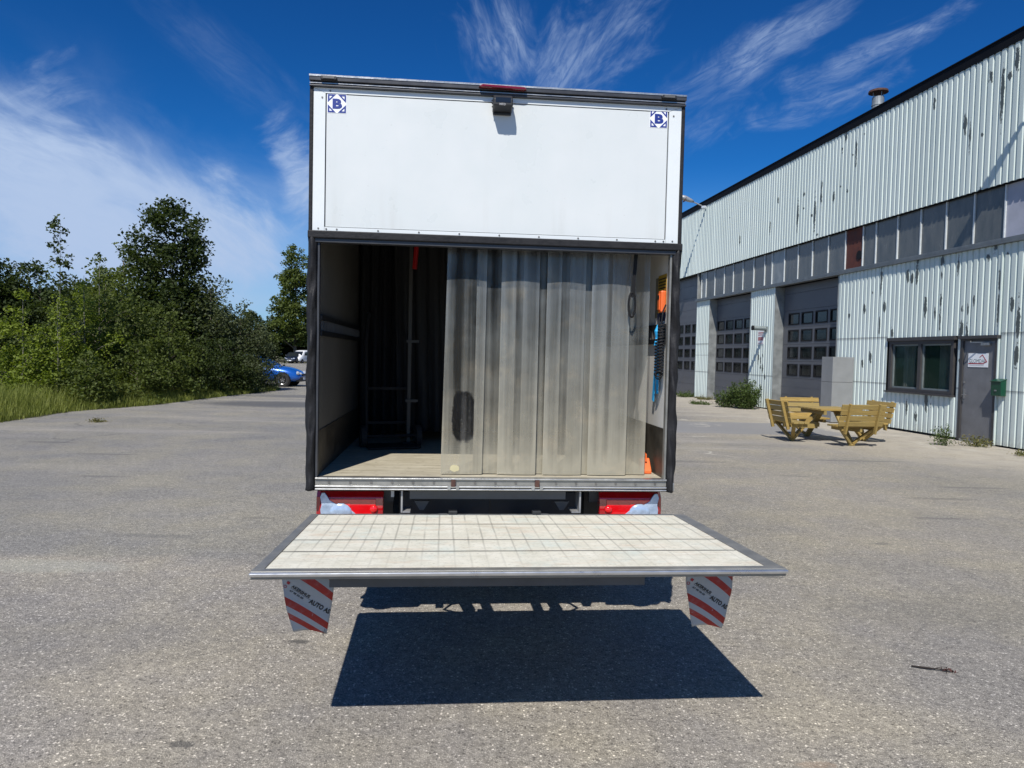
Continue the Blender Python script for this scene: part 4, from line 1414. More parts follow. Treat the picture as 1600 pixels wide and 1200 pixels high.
# tail lights
def tail_light(sx):
    def mx(x):
        return sx * x
    w0, w1 = 0.657, 1.055
    prof = [(0.075, 0.745), (0.054, 0.755), (0.050, 0.80), (0.056, 0.875), (0.08, 0.908), (0.105, 0.915), (0.105, 0.745)]
    b = MB()
    b.prism(prof, lambda u, v: (mx(w0), u, v), lambda u, v: (mx(w1 - 0.03), u, v))
    b.prism(prof, lambda u, v: (mx(w1 - 0.0299), u, v), lambda u, v: (mx(w1), u + 0.028, v * 0.96 + 0.033))
    body = b.build('tail_light', 'body_red_lens', truck, bevel=0.006)
    MB().box(*sorted((mx(0.700), mx(1.02))), 0.0455, 0.054, 0.76, 0.866).build('red_lens', 'red_lens', body, bevel=0.003)
    MB().box(*sorted((mx(0.850), mx(0.885))), 0.0435, 0.0454, 0.765, 0.842).build('reflector', 'bright_red_lens', body)
    pts = [(498.8, 799), (500.6, 791), (498.4, 779), (501, 772), (505.4, 772), (509.7, 778), (513.2, 784), (522.9, 790), (534.2, 790), (542.1, 794.6), (547.4, 800)]
    poly = [(1.053 - (px - 491) * 0.00372, 0.912 - (py - 770) * 0.00374) for px, py in pts] + [(0.80, 0.765), (1.02, 0.765)]
    MB().prism(poly, lambda u, v: (mx(u), 0.0405, v), lambda u, v: (mx(u), 0.053, v)).build('clear_lens', 'clear_lens', body, bevel=0.002)
    MB().dome((mx(0.905), 0.0404, 0.785), 0.066, 0.016, 0.058).build('indicator_dome', 'clear_lens', body, smooth=True)
    MB().dome((mx(0.712), 0.0454, 0.806), 0.024, 0.014, 0.024).build('fog_dome', 'bright_red_lens', body, smooth=True)
    MB().box(*sorted((mx(0.60), mx(1.0))), 0.106, 0.125, 0.84, 0.925).build('light_bracket', 'black_paint', body)


tail_light(-1)
tail_light(1)

# under the sill
MB().box(-0.50, 0.44, 0.03, 0.05, 0.872, 0.928).build('rear_crossmember', 'grey_steel', truck)
for sx in (-1, 1):
    x = sx * 0.545 if sx < 0 else 0.525
    MB().box(x - 0.005, x + 0.005, 0.0, 0.14, 0.795, 0.928).box(x + 0.006 if sx < 0 else x - 0.050, x + 0.050 if sx < 0 else x - 0.006, 0.0, 0.14, 0.795, 0.803).build('lift_bracket', 'light_steel', truck)
    gx = sx * 0.43
    MB().prism([(gx - 0.045, 0.845), (gx + 0.045, 0.845), (gx + 0.012, 0.79), (gx - 0.012, 0.79)], lambda u, v: (u, 0.10, v), lambda u, v: (u, 0.12, v)).build('gusset', 'grey_steel', truck)
MB().box(-0.61, -0.592, 0.02, 0.06, 0.885, 0.928).build('hook', 'light_steel', truck)
MB().box(-0.58, 0.58, 0.33, 0.50, 0.60, 0.865).build('lift_beam', 'navy_steel', truck, bevel=0.01)
MB().box(-0.004, 0.004, 0.322, 0.329, 0.61, 0.86).build('beam_seam', 'black_paint', truck)
for sx in (-1, 1):
    a, c = sorted((sx * 0.42, sx * 0.36))
    MB().box(a, c, 0.36, LEN + 1.3, 0.56, 0.72).build('chassis_rail', 'black_paint', truck)
    MB().box(*sorted((sx * 0.62, sx * 1.03)), 0.36, 0.40, 0.60, 0.92).build('light_carrier', 'black_paint', truck)
    MB().box(*sorted((sx * 1.02, sx * 1.05)), 0.35, LEN - 0.1, 0.84, 0.93).build('side_skirt', 'dark_extrusion', truck)
MB().box(-0.95, 0.95, 0.55, 0.65, 0.42, 0.54).build('underrun_bar', 'black_paint', truck, bevel=0.01)
b = MB()
for k in range(9):
    b.box(-1.0, 1.0, 0.4 + k * 0.46, 0.46 + k * 0.46, 0.86, 0.955)
b.build('floor_bearer', 'black_paint', truck)


def wheel(x, y, r, w, parent, outside):
    t = MB()
    n = 26
    pr = [(-w / 2, r * 0.62), (-w / 2, r * 0.94), (-w * 0.40, r), (w * 0.40, r), (w / 2, r * 0.94), (w / 2, r * 0.62)]
    vs = []
    for k in range(n):
        a = 2 * math.pi * k / n
        for dx, rr in pr:
            vs.append((x + dx, y + rr * math.cos(a), r + rr * math.sin(a)))
    m = len(pr)
    t.add(vs, [(k * m + i, k * m + i + 1, ((k + 1) % n) * m + i + 1, ((k + 1) % n) * m + i) for k in range(n) for i in range(m - 1)])
    ty = t.build('wheel', 'tyre_rubber', parent, smooth=False)
    h = MB()
    h.tube([(x - w * 0.35, y, r), (x + outside * w * 0.30, y, r)], r * 0.63, 20)
    h.build('wheel_well', 'black_paint', ty)
    sp = MB()
    xo = x + outside * w * 0.40
    for k in range(5):
        a = 2 * math.pi * k / 5 + 0.4
        sp.bar((xo, y + 0.10 * r * math.cos(a), r + 0.10 * r * math.sin(a)), (xo - outside * 0.012, y + 0.60 * r * math.cos(a), r + 0.60 * r * math.sin(a)), 0.20 * r, 0.02, (1, 0, 0))
    vs = []
    for k in range(24):
        a = 2 * math.pi * k / 24
        for rr, dx in ((0.56 * r, 0.0), (0.64 * r, 0.012)):
            vs.append((xo + outside * dx, y + rr * math.cos(a), r + rr * math.sin(a)))
    sp.add(vs, [(2 * k, 2 * k + 1, (2 * k + 3) % 48, (2 * k + 2) % 48) for k in range(24)])
    sp.disc((xo - outside * 0.01, y, r), (outside, 0, 0), 0.16 * r, 0.03, 14)
    sp.build('rim', 'rim_alloy', ty)
    return ty


for sx in (-1, 1):
    wheel(sx * 0.86, 1.55, 0.34, 0.20, truck, sx)
    wheel(sx * 0.63, 1.55, 0.34, 0.20, truck, sx)
    wheel(sx * 0.82, LEN + 1.0, 0.34, 0.22, truck, sx)
MB().tube([(-0.55, 1.55, 0.34), (0.55, 1.55, 0.34)], 0.07, 10).tube([(-0.12, 1.55, 0.34), (0.12, 1.55, 0.34)], 0.16, 12).build('rear_axle', 'black_paint', truck)
# cab in front of the box
b = MB()
poly = [(LEN + 0.12, 0.45), (LEN + 2.05, 0.45), (LEN + 2.12, 0.95), (LEN + 1.85, 1.22), (LEN + 1.25, 1.38), (LEN + 0.72, 2.25), (LEN + 0.12, 2.32)]
b.prism(poly, lambda u, v: (-0.92 + max(0, v - 1.3) * 0.14, u, v), lambda u, v: (0.92 - max(0, v - 1.3) * 0.14, u, v))
cab = b.build('cab', 'car_white', truck, bevel=0.05)
b = MB()
for sx in (-1, 1):
    b.prism([(LEN + 0.30, 1.42), (LEN + 1.10, 1.42), (LEN + 0.68, 2.10), (LEN + 0.30, 2.12)], lambda u, v: (sx * (0.925 - max(0, v - 1.3) * 0.14), u, v), lambda u, v: (sx * (0.915 - max(0, v - 1.3) * 0.14), u, v))
b.build('side_window', 'car_glass', cab)

# ---- tail lift platform, tilted slightly upwards towards the camera
YF, YR, ZF, ZR = -1.405, -0.075, 0.8643, 0.8025
KT = (ZF - ZR) / (YF - YR)


def dz(y):
    return ZR + KT * (y - YR)


def slab(b, x0, x1, y0, y1, t0, t1):
    """a slab following the tilt, t0..t1 measured from the deck surface"""
    vs = [(x, y, dz(y) + t) for x in (x0, x1) for y in (y0, y1) for t in (t0, t1)]
    b.add(vs, [(0, 1, 3, 2), (4, 6, 7, 5), (0, 4, 5, 1), (2, 3, 7, 6), (0, 2, 6, 4), (1, 5, 7, 3)])
    return b


PX0, PX1 = -1.055, 1.147
plat = slab(MB(), PX0 + 0.03, PX1 - 0.03, YF + 0.06, YR - 0.01, -0.040, -0.0085).build('lift_platform', 'black_paint', truck)
cuts = [-0.087, -0.376, -0.777, -1.025, -1.338]
for a, c in zip(cuts, cuts[1:]):
    slab(MB(), PX0 + 0.046, PX1 - 0.072, c + 0.010, a - 0.010, -0.007, 0.0).build('deck_plank', 'deck_coating', plat)
for c in cuts[1:-1]:
    slab(MB(), PX0 + 0.047, PX1 - 0.073, c - 0.0098, c + 0.0098, -0.008, -0.0008).build('deck_joint', 'deck_joint', plat)
slab(MB(), PX0 + 0.046, PX1 - 0.072, YR - 0.011, YR, -0.03, 0.003).build('rear_edge', 'aluminium', plat)
slab(MB(), PX0, PX0 + 0.0445, YF + 0.0685, YR - 0.006, -0.035, 0.003).build('side_edge', 'dull_aluminium', plat, bevel=0.003)
slab(MB(), PX1 - 0.0705, PX1, YF + 0.0685, YR - 0.006, -0.035, 0.003).build('side_edge', 'dull_aluminium', plat, bevel=0.003)
slab(MB(), PX0, PX1, YF + 0.02, YF + 0.067, -0.030, 0.004).build('front_edge', 'dull_aluminium', plat, bevel=0.003)
slab(MB(), PX0, PX1, YF - 0.003, YF + 0.0195, -0.015, 0.001).build('front_lip', 'bright_aluminium', plat, bevel=0.004)
slab(MB(), -0.76, 0.56, YF + 0.10, YF + 0.13, -0.085, -0.041).build('stiffener', 'grey_steel', plat)
slab(MB(), -0.76, 0.56, YF + 0.131, YR - 0.4, -0.070, -0.042).build('underside_box', 'grey_steel', plat)
for x in (-0.243, 0.250):
    slab(MB(), x - 0.026, x + 0.026, YR - 0.018, YR + 0.03, 0.0035, 0.022).build('hinge_block', 'black_paint', plat, bevel=0.003)
for sx in (-1, 1):
    for x in (0.30,):
        MB().bar((sx * x, -0.06, 0.755), (sx * (x + 0.02), 0.62, 0.50), 0.05, 0.10).build('lift_arm', 'black_paint', truck)
    MB().tube([(sx * 0.17, -0.05, 0.74), (sx * 0.19, 0.55, 0.60)], 0.035, 10).build('hydraulic_ram', 'black_paint', truck)
    MB().tube([(sx * 0.40, -0.02, 0.72), (sx * 0.46, 0.06, 0.68), (sx * 0.42, 0.14, 0.70), (sx * 0.30, 0.25, 0.62)], 0.012, 6).build('hydraulic_hose', 'black_rubber', truck)

# ---- strip curtain of yellowed PVC
strip_x = [(-0.298, -0.060), (-0.118, 0.122), (0.030, 0.262), (0.168, 0.402), (0.310, 0.548), (0.455, 0.690), (0.590, 0.828), (0.722, 0.957)]
for i, (x0, x1) in enumerate(strip_x):
    rg = random.Random(40 + i)
    b = MB()
    n, m = 8, 24
    y0 = 0.112 if i % 2 == 0 else 0.134
    amp = rg.uniform(-0.004, 0.004)
    tw = rg.uniform(-0.010, 0.010)
    vs = []
    for j in range(m + 1):
        q = j / m
        z = 2.42 - (2.42 - 1.009 - rg.uniform(0, 0.0005)) * q
        for k in range(n + 1):
            u = k / n
            x = x0 + (x1 - x0) * u - 0.022 * q * (1 if i == 0 else 0.25) * (1 - u * 0.6)
            y = y0 + 0.012 * math.sin(math.pi * u) * (1 if i % 2 else -1) * 0.6 + amp * math.sin(3 * q + 2) + tw * q * (u - 0.5)
            vs.append((x, y, z))
    b.add(vs, [(j * (n + 1) + k, j * (n + 1) + k + 1, (j + 1) * (n + 1) + k + 1, (j + 1) * (n + 1) + k) for j in range(m) for k in range(n)])
    o = b.build('curtain_strip', 'pvc_strip_worn' if i == 0 else 'pvc_strip', truck, smooth=True)
    at = o.data.attributes.new('rim', 'FLOAT', 'POINT')
    at.data.foreach_set('value', [abs(2.0 * k / n - 1.0) ** 2 for j in range(m + 1) for k in range(n + 1)])
    if i == 0:
        o['label'] = 'worn curtain strip with a dark oval rub mark'
MB().box(-0.36, 1.03, 0.10, 0.15, 2.40, 2.43).build('curtain_track', 'dark_extrusion', truck)

# safety stickers on the right wall
st = MB().box(1.0435, 1.0455, 0.075, 0.245, 2.03, 2.265).build('safety_sticker', 'yellow_sticker', truck)
MB().box(1.042, 1.0432, 0.075, 0.245, 1.975, 2.029).build('sticker_band', 'navy_sticker', st)
MB().box(1.0435, 1.0455, 0.250, 0.30, 2.0, 2.255).build('sticker_column', 'grey_sticker', st)
b = MB()
for k in range(11):
    b.box(1.0422, 1.0432, 0.085, 0.235, 2.045 + k * 0.019, 2.053 + k * 0.019)
tag(b.build('small_print', 'lettering_black', st), kind='stuff')

# ---- loose things in the box
lb = truck_thing('load_bar', 'upright steel load bar with a red handle standing in the dark cargo box', 'load bar', -0.585, 1.5, 1.004)
MB().box(-0.015, 0.015, -0.015, 0.015, 0.03, 1.40).build('tube', 'dim_steel', lb, bevel=0.004)
MB().box(-0.012, 0.012, -0.012, 0.012, 1.401, 2.15).build('inner_tube', 'dim_steel', lb)
MB().box(-0.04, 0.04, -0.04, 0.04, 0.0, 0.03).build('foot', 'black_rubber', lb)
MB().bar((0.028, -0.01, 1.40), (0.052, -0.02, 1.72), 0.03, 0.03).build('handle', 'red_handle', lb, bevel=0.006)
for z in (0.35, 0.82):
    MB().box(-0.026, 0.07, -0.026, 0.0, z, z + 0.02).build('clip', 'dim_steel', lb)


def drape(name, label, x0, x1, y0, z0, z1, folds, mat, seed, lean=0.0):
    rg = random.Random(seed)
    n, m = 46, 10
    vs = []
    ph = rg.uniform(0, 6)
    for j in range(m + 1):
        q = j / m
        for k in range(n + 1):
            u = k / n
            x = x0 + (x1 - x0) * u + lean * q
            y = y0 + (0.018 + 0.03 * q) * math.sin(u * folds * 6.283 + ph + 0.8 * math.sin(3 * q + u * 4)) + 0.01 * math.sin(u * folds * 14 + q)
            vs.append((x, y, z1 + (z0 - z1) * q))
    b = MB()
    b.add(vs, [(j * (n + 1) + k, j * (n + 1) + k + 1, (j + 1) * (n + 1) + k + 1, (j + 1) * (n + 1) + k) for j in range(m) for k in range(n)])
    o = b.build(name, mat, None, smooth=True)
    o.matrix_world = TM
    so = o.modifiers.new('thick', 'SOLIDIFY')
    so.thickness = 0.012
    return tag(o, label, 'blanket')


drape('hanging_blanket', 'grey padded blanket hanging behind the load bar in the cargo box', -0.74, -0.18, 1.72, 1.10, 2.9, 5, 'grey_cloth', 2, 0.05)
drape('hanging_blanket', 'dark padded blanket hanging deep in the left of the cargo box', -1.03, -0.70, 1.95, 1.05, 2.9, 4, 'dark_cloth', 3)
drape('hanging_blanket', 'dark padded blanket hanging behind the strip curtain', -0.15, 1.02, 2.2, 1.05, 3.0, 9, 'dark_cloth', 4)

ht = truck_thing('hand_truck', 'hand truck with grey wheels parked in the dark cargo box', 'hand truck', -0.72, 1.42, 1.004, R(15))
for sx in (-1, 1):
    MB().tube([(sx * 0.17, 0.10, 0.09), (sx * 0.17, 0.20, 0.80), (sx * 0.14, 0.26, 1.05)], 0.015, 8).build('frame_tube', 'interior_dark', ht)
    w = MB()
    w.tube([(sx * 0.215 - 0.02, 0.0, 0.085), (sx * 0.215 + 0.02, 0.0, 0.085)], 0.085, 18)
    w.build('wheel', 'tyre_rubber', ht)
    MB().tube([(sx * 0.215 - 0.023, 0.0, 0.085), (sx * 0.215 + 0.023, 0.0, 0.085)], 0.048, 14).build('hub', 'dim_steel', ht.children[-1])
MB().tube([(-0.235, 0.0, 0.085), (0.235, 0.0, 0.085)], 0.012, 8).bar((-0.17, 0.16, 0.45), (0.17, 0.16, 0.45), 0.03, 0.02).bar((-0.17, 0.12, 0.18), (0.17, 0.12, 0.18), 0.03, 0.02).build('crossbar', 'interior_dark', ht)
MB().box(-0.20, 0.20, -0.20, 0.09, 0.01, 0.02).build('toe_plate', 'interior_dark', ht)

# control handset on its coiled cable
hs = truck_thing('control_handset', 'orange tail lift handset with a black coiled cable hanging on the right inner wall', 'handset', 1.04, 0.085, 2.02)
MB().box(-0.034, 0.0, -0.030, 0.030, 0.005, 0.138).build('handset_body', 'orange_plastic', hs, bevel=0.008)
MB().box(-0.041, -0.035, -0.018, 0.018, 0.02, 0.12).build('button_pad', 'orange_plastic', hs, bevel=0.002)
MB().box(-0.0425, -0.0405, -0.014, 0.014, 0.085, 0.11).build('button', 'lettering_black', hs)
pts = []
path = []
for i in range(61):
    q = i / 60
    if q < 0.5:
        path.append(Vector((-0.030, -0.042, -0.06 - 0.30 * (q / 0.5))))
    else:
        path.append(Vector((-0.030, 0.012, -0.36 + 0.22 * ((q - 0.5) / 0.5))))
full = []
N = 30 * 10
for i in range(N + 1):
    q = i / N
    L = 0.30 + 0.045 + 0.22
    s = q * L
    if s < 0.29:
        c, d = Vector((-0.032, -0.045, -0.07 - s)), Vector((0, 0, -1))
    elif s < 0.36:
        a = (s - 0.29) / 0.07 * math.pi
        c = Vector((-0.032, -0.0175 - 0.0275 * math.cos(a), -0.36 - 0.0275 * math.sin(a)))
        d = Vector((0, math.sin(a), -math.cos(a)))
    else:
        c, d = Vector((-0.032, 0.010, -0.36 + (s - 0.36))), Vector((0, 0, 1))
    u = Vector((1, 0, 0))
    w = d.cross(u)
    a = q * 30 * 2 * math.pi
    full.append(c + (u * math.cos(a) + w * math.sin(a)) * 0.019)
MB().tube(full, 0.0042, 5).build('coiled_cable', 'black_rubber', hs, smooth=True)
MB().tube([(-0.02, 0.02, 0.0), (-0.03, 0.02, -0.06), (-0.032, 0.01, -0.14)], 0.005, 6).tube([(-0.032, -0.045, -0.07), (-0.025, -0.05, 0.01), (-0.01, -0.055, 0.05)], 0.005, 6).build('cable_end', 'black_rubber', hs)

bs = truck_thing('blue_strap', 'bright blue strap knotted on the right inner wall of the cargo box', 'strap', 1.04, 0.16, 1.45)
MB().tube([(-0.02, -0.02, 0.50), (-0.03, -0.025, 0.46), (-0.025, -0.015, 0.42), (-0.03, -0.02, 0.37)], [0.008, 0.016, 0.010, 0.015], 8).build('knot', 'blue_strap_cloth', bs)
for k, (ya, yb, zb_) in enumerate(((0.02, 0.075, 0.02), (0.0, -0.01, 0.07))):
    MB().bar((-0.02, ya - 0.02, 0.37), (-0.016, yb - 0.01, zb_), 0.038, 0.004, (1, 0, 0)).build('strap_tail', 'blue_strap_cloth', bs)

bl = truck_thing('black_strap', 'black webbing loop hanging from the header in front of the strip curtain', 'strap', 0.842, 0.065, 2.05)
MB().bar((-0.010, 0, 0.06), (0.005, 0, 0.36), 0.022, 0.004, (0, 1, 0)).build('webbing', 'frame_black', bl)
lp = [(0.022 * math.sin(a), 0.004 * math.cos(a * 0.5), 0.035 - 0.075 * math.cos(a) - 0.02) for a in [2 * math.pi * i / 16 for i in range(17)]]
MB().tube([(x - 0.014, y, z) for x, y, z in lp], 0.007, 6).build('loop', 'frame_black', bl)

ob = truck_thing('wheel_chock', 'orange plastic block on the cargo floor at the right corner', 'wheel chock', 0.99, 0.24, 1.004)
MB().prism([(-0.05, 0.0), (0.05, 0.0), (0.05, 0.085), (0.01, 0.095), (-0.05, 0.02)], lambda u, v: (-0.03, u, v), lambda u, v: (0.03, u, v)).build('chock_body', 'orange_plastic', ob, bevel=0.006)
MB().tube([(0.0, 0.03, 0.09), (0.0, 0.02, 0.125), (0.0, -0.01, 0.12), (0.0, -0.02, 0.075)], 0.006, 6).build('handle', 'orange_plastic', ob)


# ---- striped warning flags under the platform
def flag(cx, label, mirror, seed):
    rg = random.Random(seed)
    top = 0.767
    f = truck_thing('warning_flag', label, 'flag', cx, -1.10, top, group='striped warning flags under the tail lift')
    H = 0.268

    def depth(x, z):
        q = -z / H
        return 0.030 * q * q + 0.9 * x * x + 0.004 * math.sin(z * 40 + x * 20)
    n, m = 14, 22
    vs = []
    for j in range(m + 1):
        q = j / m
        hw = 0.114 * (1 - 0.04 * q - 0.42 * max(0, q - 0.15) ** 1.5)
        for k in range(n + 1):
            u = -1 + 2 * k / n
            x = u * hw + 0.006 * q
            z = 0.032 - (H + 0.032) * q + (0.010 * (1 - u * u) - 0.012 * max(0, u)) * q ** 4
            vs.append((x, depth(x, z), z))
    b = MB()
    b.add(vs, [(j * (n + 1) + k, j * (n + 1) + k + 1, (j + 1) * (n + 1) + k + 1, (j + 1) * (n + 1) + k) for j in range(m) for k in range(n)])
    o = b.build('flag_cloth', 'flag_stripes', f, smooth=True)
    so = o.modifiers.new('thick', 'SOLIDIFY')
    so.thickness = 0.0015
    so.offset = 1
    MB().box(-0.115, 0.115, -0.002, 0.012, 0.028, 0.036).build('flag_rail', 'aluminium', f)
    ca, sa = math.cos(math.radians(-33.5)), math.sin(math.radians(-33.5))

    def mp(x0, z0):
        def fn(u, v):
            x = x0 + u * ca - v * sa
            z = z0 + u * sa + v * ca
            return Vector((x, depth(x, z) - 0.0032, z))
        return fn
    text_mesh('AKERSHUS', 0.0195, mp(-0.070, -0.058), 'lettering', 'lettering_black', f, 0.0007, width=0.97)
    text_mesh('67 98 50 50', 0.0125, mp(-0.080, -0.076), 'lettering', 'lettering_black', f, 0.0003, shear=0.2, width=1.12)
    text_mesh('AUTO AS', 0.0285, mp(0.004, -0.128), 'lettering', 'lettering_black', f, 0.0012, width=0.84)
    fn = mp(-0.073, -0.0615)
    ln = MB()
    k = 14
    vs = []
    for i in range(k + 1):
        vs += [fn(0.105 * i / k, 0.0), fn(0.105 * i / k, 0.0012)]
    ln.add(vs, [(2 * i, 2 * i + 1, 2 * i + 3, 2 * i + 2) for i in range(k)])
    ln.build('printed_line', 'lettering_black', f)
    fn = mp(-0.092, -0.040)
    MB().add([fn(0, 0), fn(0.013, 0), fn(0.013, 0.013), fn(0, 0.013)], [(0, 1, 2, 3)]).build('printed_square', 'lettering_red', f)
    fn = mp(-0.098, -0.056)
    ring = []
    for i in range(16):
        a = 2 * math.pi * i / 16
        ring += [fn(0.0075 * math.cos(a), 0.0075 * math.sin(a)), fn(0.0048 * math.cos(a), 0.0048 * math.sin(a))]
    MB().add(ring, [(2 * i, 2 * i + 1, (2 * i + 3) % 32, (2 * i + 2) % 32) for i in range(16)]).build('printed_ring', 'lettering_red', f)
    if not mirror:
        MB().tube([(0.062, depth(0.06, -0.26), -0.255), (0.064, depth(0.06, -0.26) + 0.002, -0.285)], 0.0012, 5).tube([(0.070, depth(0.07, -0.25), -0.24), (0.073, depth(0.07, -0.25), -0.275)], 0.001, 5).build('loose_thread', 'twig_bark', f)
    return f


flag(-0.884, 'striped warning flag under the left end of the tail lift with frayed threads', False, 1)
flag(0.926, 'striped warning flag under the right end of the tail lift', True, 2)


# ------------------------------------------------------------------ cars (local: +y is the nose)
def car(name, label, cat, loc, rz, paint, scale=1.0, van=False, group=None):
    c = thing(name, label, cat, loc, rz, group)
    c.scale = (scale, scale, scale)
    if van:
        secs = [(0.0, .80, .35, .9, 1.80), (0.12, .86, .28, 1.0, 1.92), (1.5, .88, .22, 1.0, 1.95), (2.9, .88, .22, 1.0, 1.90), (3.15, .87, .22, .95, 1.75),
                (3.7, .85, .22, .80, 1.16), (4.1, .80, .24, .70, 1.02), (4.35, .70, .28, .60, .85), (4.45, .60, .33, .5, .66)]
        wy = (0.8, 3.65)
    else:
        secs = [(0.0, .70, .38, .66, .86), (0.12, .79, .28, .74, .97), (0.9, .84, .20, .75, .99), (2.2, .85, .19, .74, .98), (2.75, .845, .19, .73, .955), (3.2, .82, .20, .69, .88),
                (3.5, .765, .22, .62, .79), (3.72, .66, .26, .54, .67), (3.84, .52, .31, .47, .55)]
        wy = (0.72, 3.08)
    vs = []
    for y, w, zb, zm, zt in secs:
        half = [(0.86 * w, zb), (0.985 * w, zb + 0.12), (w, (zb + zm) / 2 + .05), (w * 0.985, zm), (w * 0.90, zt - 0.07), (w * 0.72, zt - 0.015), (w * 0.38, zt + 0.012), (0, zt + 0.02)]
        ring = [(-x, z) for x, z in half] + [(x, z) for x, z in half[-2::-1]]
        vs += [(x, y, z) for x, z in ring]
    n = 15
    b = MB()
    fs = [(i * n + k, i * n + k + 1, (i + 1) * n + k + 1, (i + 1) * n + k) for i in range(len(secs) - 1) for k in range(n - 1)]
    fs += [(i * n + n - 1, i * n, (i + 1) * n, (i + 1) * n + n - 1) for i in range(len(secs) - 1)]
    fs += [tuple(range(n)), tuple((len(secs) - 1) * n + k for k in range(n))[::-1]]
    b.add(vs, fs)
    body = b.build('body', paint, c, smooth=True)
    sb = body.modifiers.new('smooth', 'SUBSURF')
    sb.levels = sb.render_levels = 1

    def wid(z):
        return 0.80 - max(0.0, z - 0.95) * 0.36
    if not van:
        prof = [(0.10, 0.93), (0.26, 1.22), (0.55, 1.39), (1.15, 1.435), (1.72, 1.39), (2.50, 0.94)]
        gl = MB().prism(prof, lambda u, v: (-wid(v), u, v), lambda u, v: (wid(v), u, v)).build('windows', 'car_glass', c, bevel=0.03)
        roofp = [(0.24, 1.20), (0.54, 1.40), (1.15, 1.448), (1.74, 1.40), (1.70, 1.36), (1.15, 1.40), (0.56, 1.35), (0.27, 1.17)]
        MB().prism(roofp, lambda u, v: (-wid(v) - 0.006, u, v), lambda u, v: (wid(v) + 0.006, u, v)).build('roof', paint, c, bevel=0.02)
        p = MB()
        for sx in (-1, 1):
            for (y0, z0), (y1, z1) in (((2.50, 0.95), (1.72, 1.39)), ((1.25, 0.95), (1.20, 1.42)), ((0.12, 0.95), (0.50, 1.38))):
                p.bar((sx * (wid(z0) + 0.004), y0, z0), (sx * (wid(z1) + 0.004), y1, z1), 0.06, 0.015, (sx, 0, 0))
        p.build('pillars', paint, c)
    else:
        for sx in (-1, 1):
            MB().prism([(2.2, 1.15), (3.15, 1.15), (2.95, 1.62), (2.2, 1.68)], lambda u, v: (sx * 0.86, u, v), lambda u, v: (sx * 0.885, u, v)).build('side_window', 'car_glass', c)
        MB().add([(-.72, 3.70, 1.19), (.72, 3.70, 1.19), (.66, 3.20, 1.75), (-.66, 3.20, 1.75), (-.72, 3.62, 1.12), (.72, 3.62, 1.12), (.66, 3.1, 1.70), (-.66, 3.1, 1.70)],
                 [(0, 1, 2, 3), (7, 6, 5, 4), (0, 4, 5, 1), (1, 5, 6, 2), (2, 6, 7, 3), (3, 7, 4, 0)]).build('windscreen', 'car_glass', c)
    L = secs[-1][0]
    for sx in (-1, 1):
        for y in wy:
            wheel(sx * 0.765, y, 0.31, 0.19, c, sx)
            MB().tube([(sx * 0.70, y, 0.31), (sx * 0.845, y, 0.31)], 0.355, 22).build('wheel_arch', 'frame_black', c)
        MB().dome((sx * 0.56, L - 0.17, 0.63), 0.135, 0.12, 0.095, 14, 5, 1).build('headlight', 'headlamp_glass', c, smooth=True)
        MB().dome((sx * 0.33, L - 0.09, 0.60), 0.085, 0.09, 0.065, 12, 5, 1).build('headlight', 'headlamp_glass', c, smooth=True)
        MB().box(*sorted((sx * 0.80, sx * 0.96)), 2.02, 2.14, 0.95, 1.07).build('mirror', paint, c, bevel=0.03)
    MB().box(-0.24, 0.24, L - 0.03, L + 0.025, 0.50, 0.60).build('grille', 'black_plastic', c, bevel=0.01)
    MB().prism([(-0.62, L - 0.20), (-0.45, L + 0.03), (0.45, L + 0.03), (0.62, L - 0.20)], lambda u, v: (u, v, 0.24), lambda u, v: (u, v, 0.44)).build('bumper', 'black_plastic', c, bevel=0.03)
    MB().box(-0.26, 0.26, L + 0.031, L + 0.040, 0.32, 0.43).build('number_plate', 'sticker_white', c)
    return c


car('parked_car', 'shiny blue hatchback with its nose sticking out past the bushes', 'car', (-14.2, 35.25, 0), R(-89), 'car_blue', 1.04)
car('parked_car', 'dark navy estate car parked facing the camera far across the yard', 'car', (-30.55, 102.2, 0), R(182), 'car_navy', 1.06)
car('parked_van', 'white van parked beyond the dark estate car', 'van', (-29.2, 103.6, 0), R(168), 'car_white', 0.95, True)

# ------------------------------------------------------------------ plants
def quick_mesh(name, verts, quads, mat, parent=None):
    me = bpy.data.meshes.new(name)
    nv, nf = len(verts), len(quads)
    me.vertices.add(nv)
    me.vertices.foreach_set('co', np.asarray(verts, dtype=np.float32).ravel())
    me.loops.add(nf * 4)
    me.loops.foreach_set('vertex_index', np.asarray(quads, dtype=np.int32).ravel())
    me.polygons.add(nf)
    me.polygons.foreach_set('loop_start', np.arange(0, nf * 4, 4, dtype=np.int32))
    me.update(calc_edges=True)
    me.materials.append(MATS[mat])
    o = bpy.data.objects.new(name, me)
    COL.objects.link(o)
    if parent is not None:
        o.parent = parent
    return o


def leaf_quads(P, size, rs, aspect=0.62, up=0.45, droop=0.0):
    """four-point leaves, slightly folded, at points P"""
    n = len(P)
    N = rs.normal(size=(n, 3))
    N[:, 2] = np.abs(N[:, 2]) * 0.8 + up
    N /= np.linalg.norm(N, axis=1)[:, None]
    A = rs.normal(size=(n, 3))
    A[:, 2] -= droop
    A -= N * np.sum(A * N, axis=1)[:, None]
    A /= np.linalg.norm(A, axis=1)[:, None]
    B = np.cross(N, A)
    s = (size * rs.uniform(0.6, 1.25, n))[:, None]
    fold = N * s * 0.13
    v0 = P - A * s * 0.5
    v1 = P + B * s * aspect * 0.5 + fold - A * s * 0.05
    v2 = P + A * s * 0.5
    v3 = P - B * s * aspect * 0.5 + fold - A * s * 0.05
    V = np.stack([v0, v1, v2, v3], 1).reshape(-1, 3)
    Q = np.arange(n * 4).reshape(n, 4)
    return V, Q


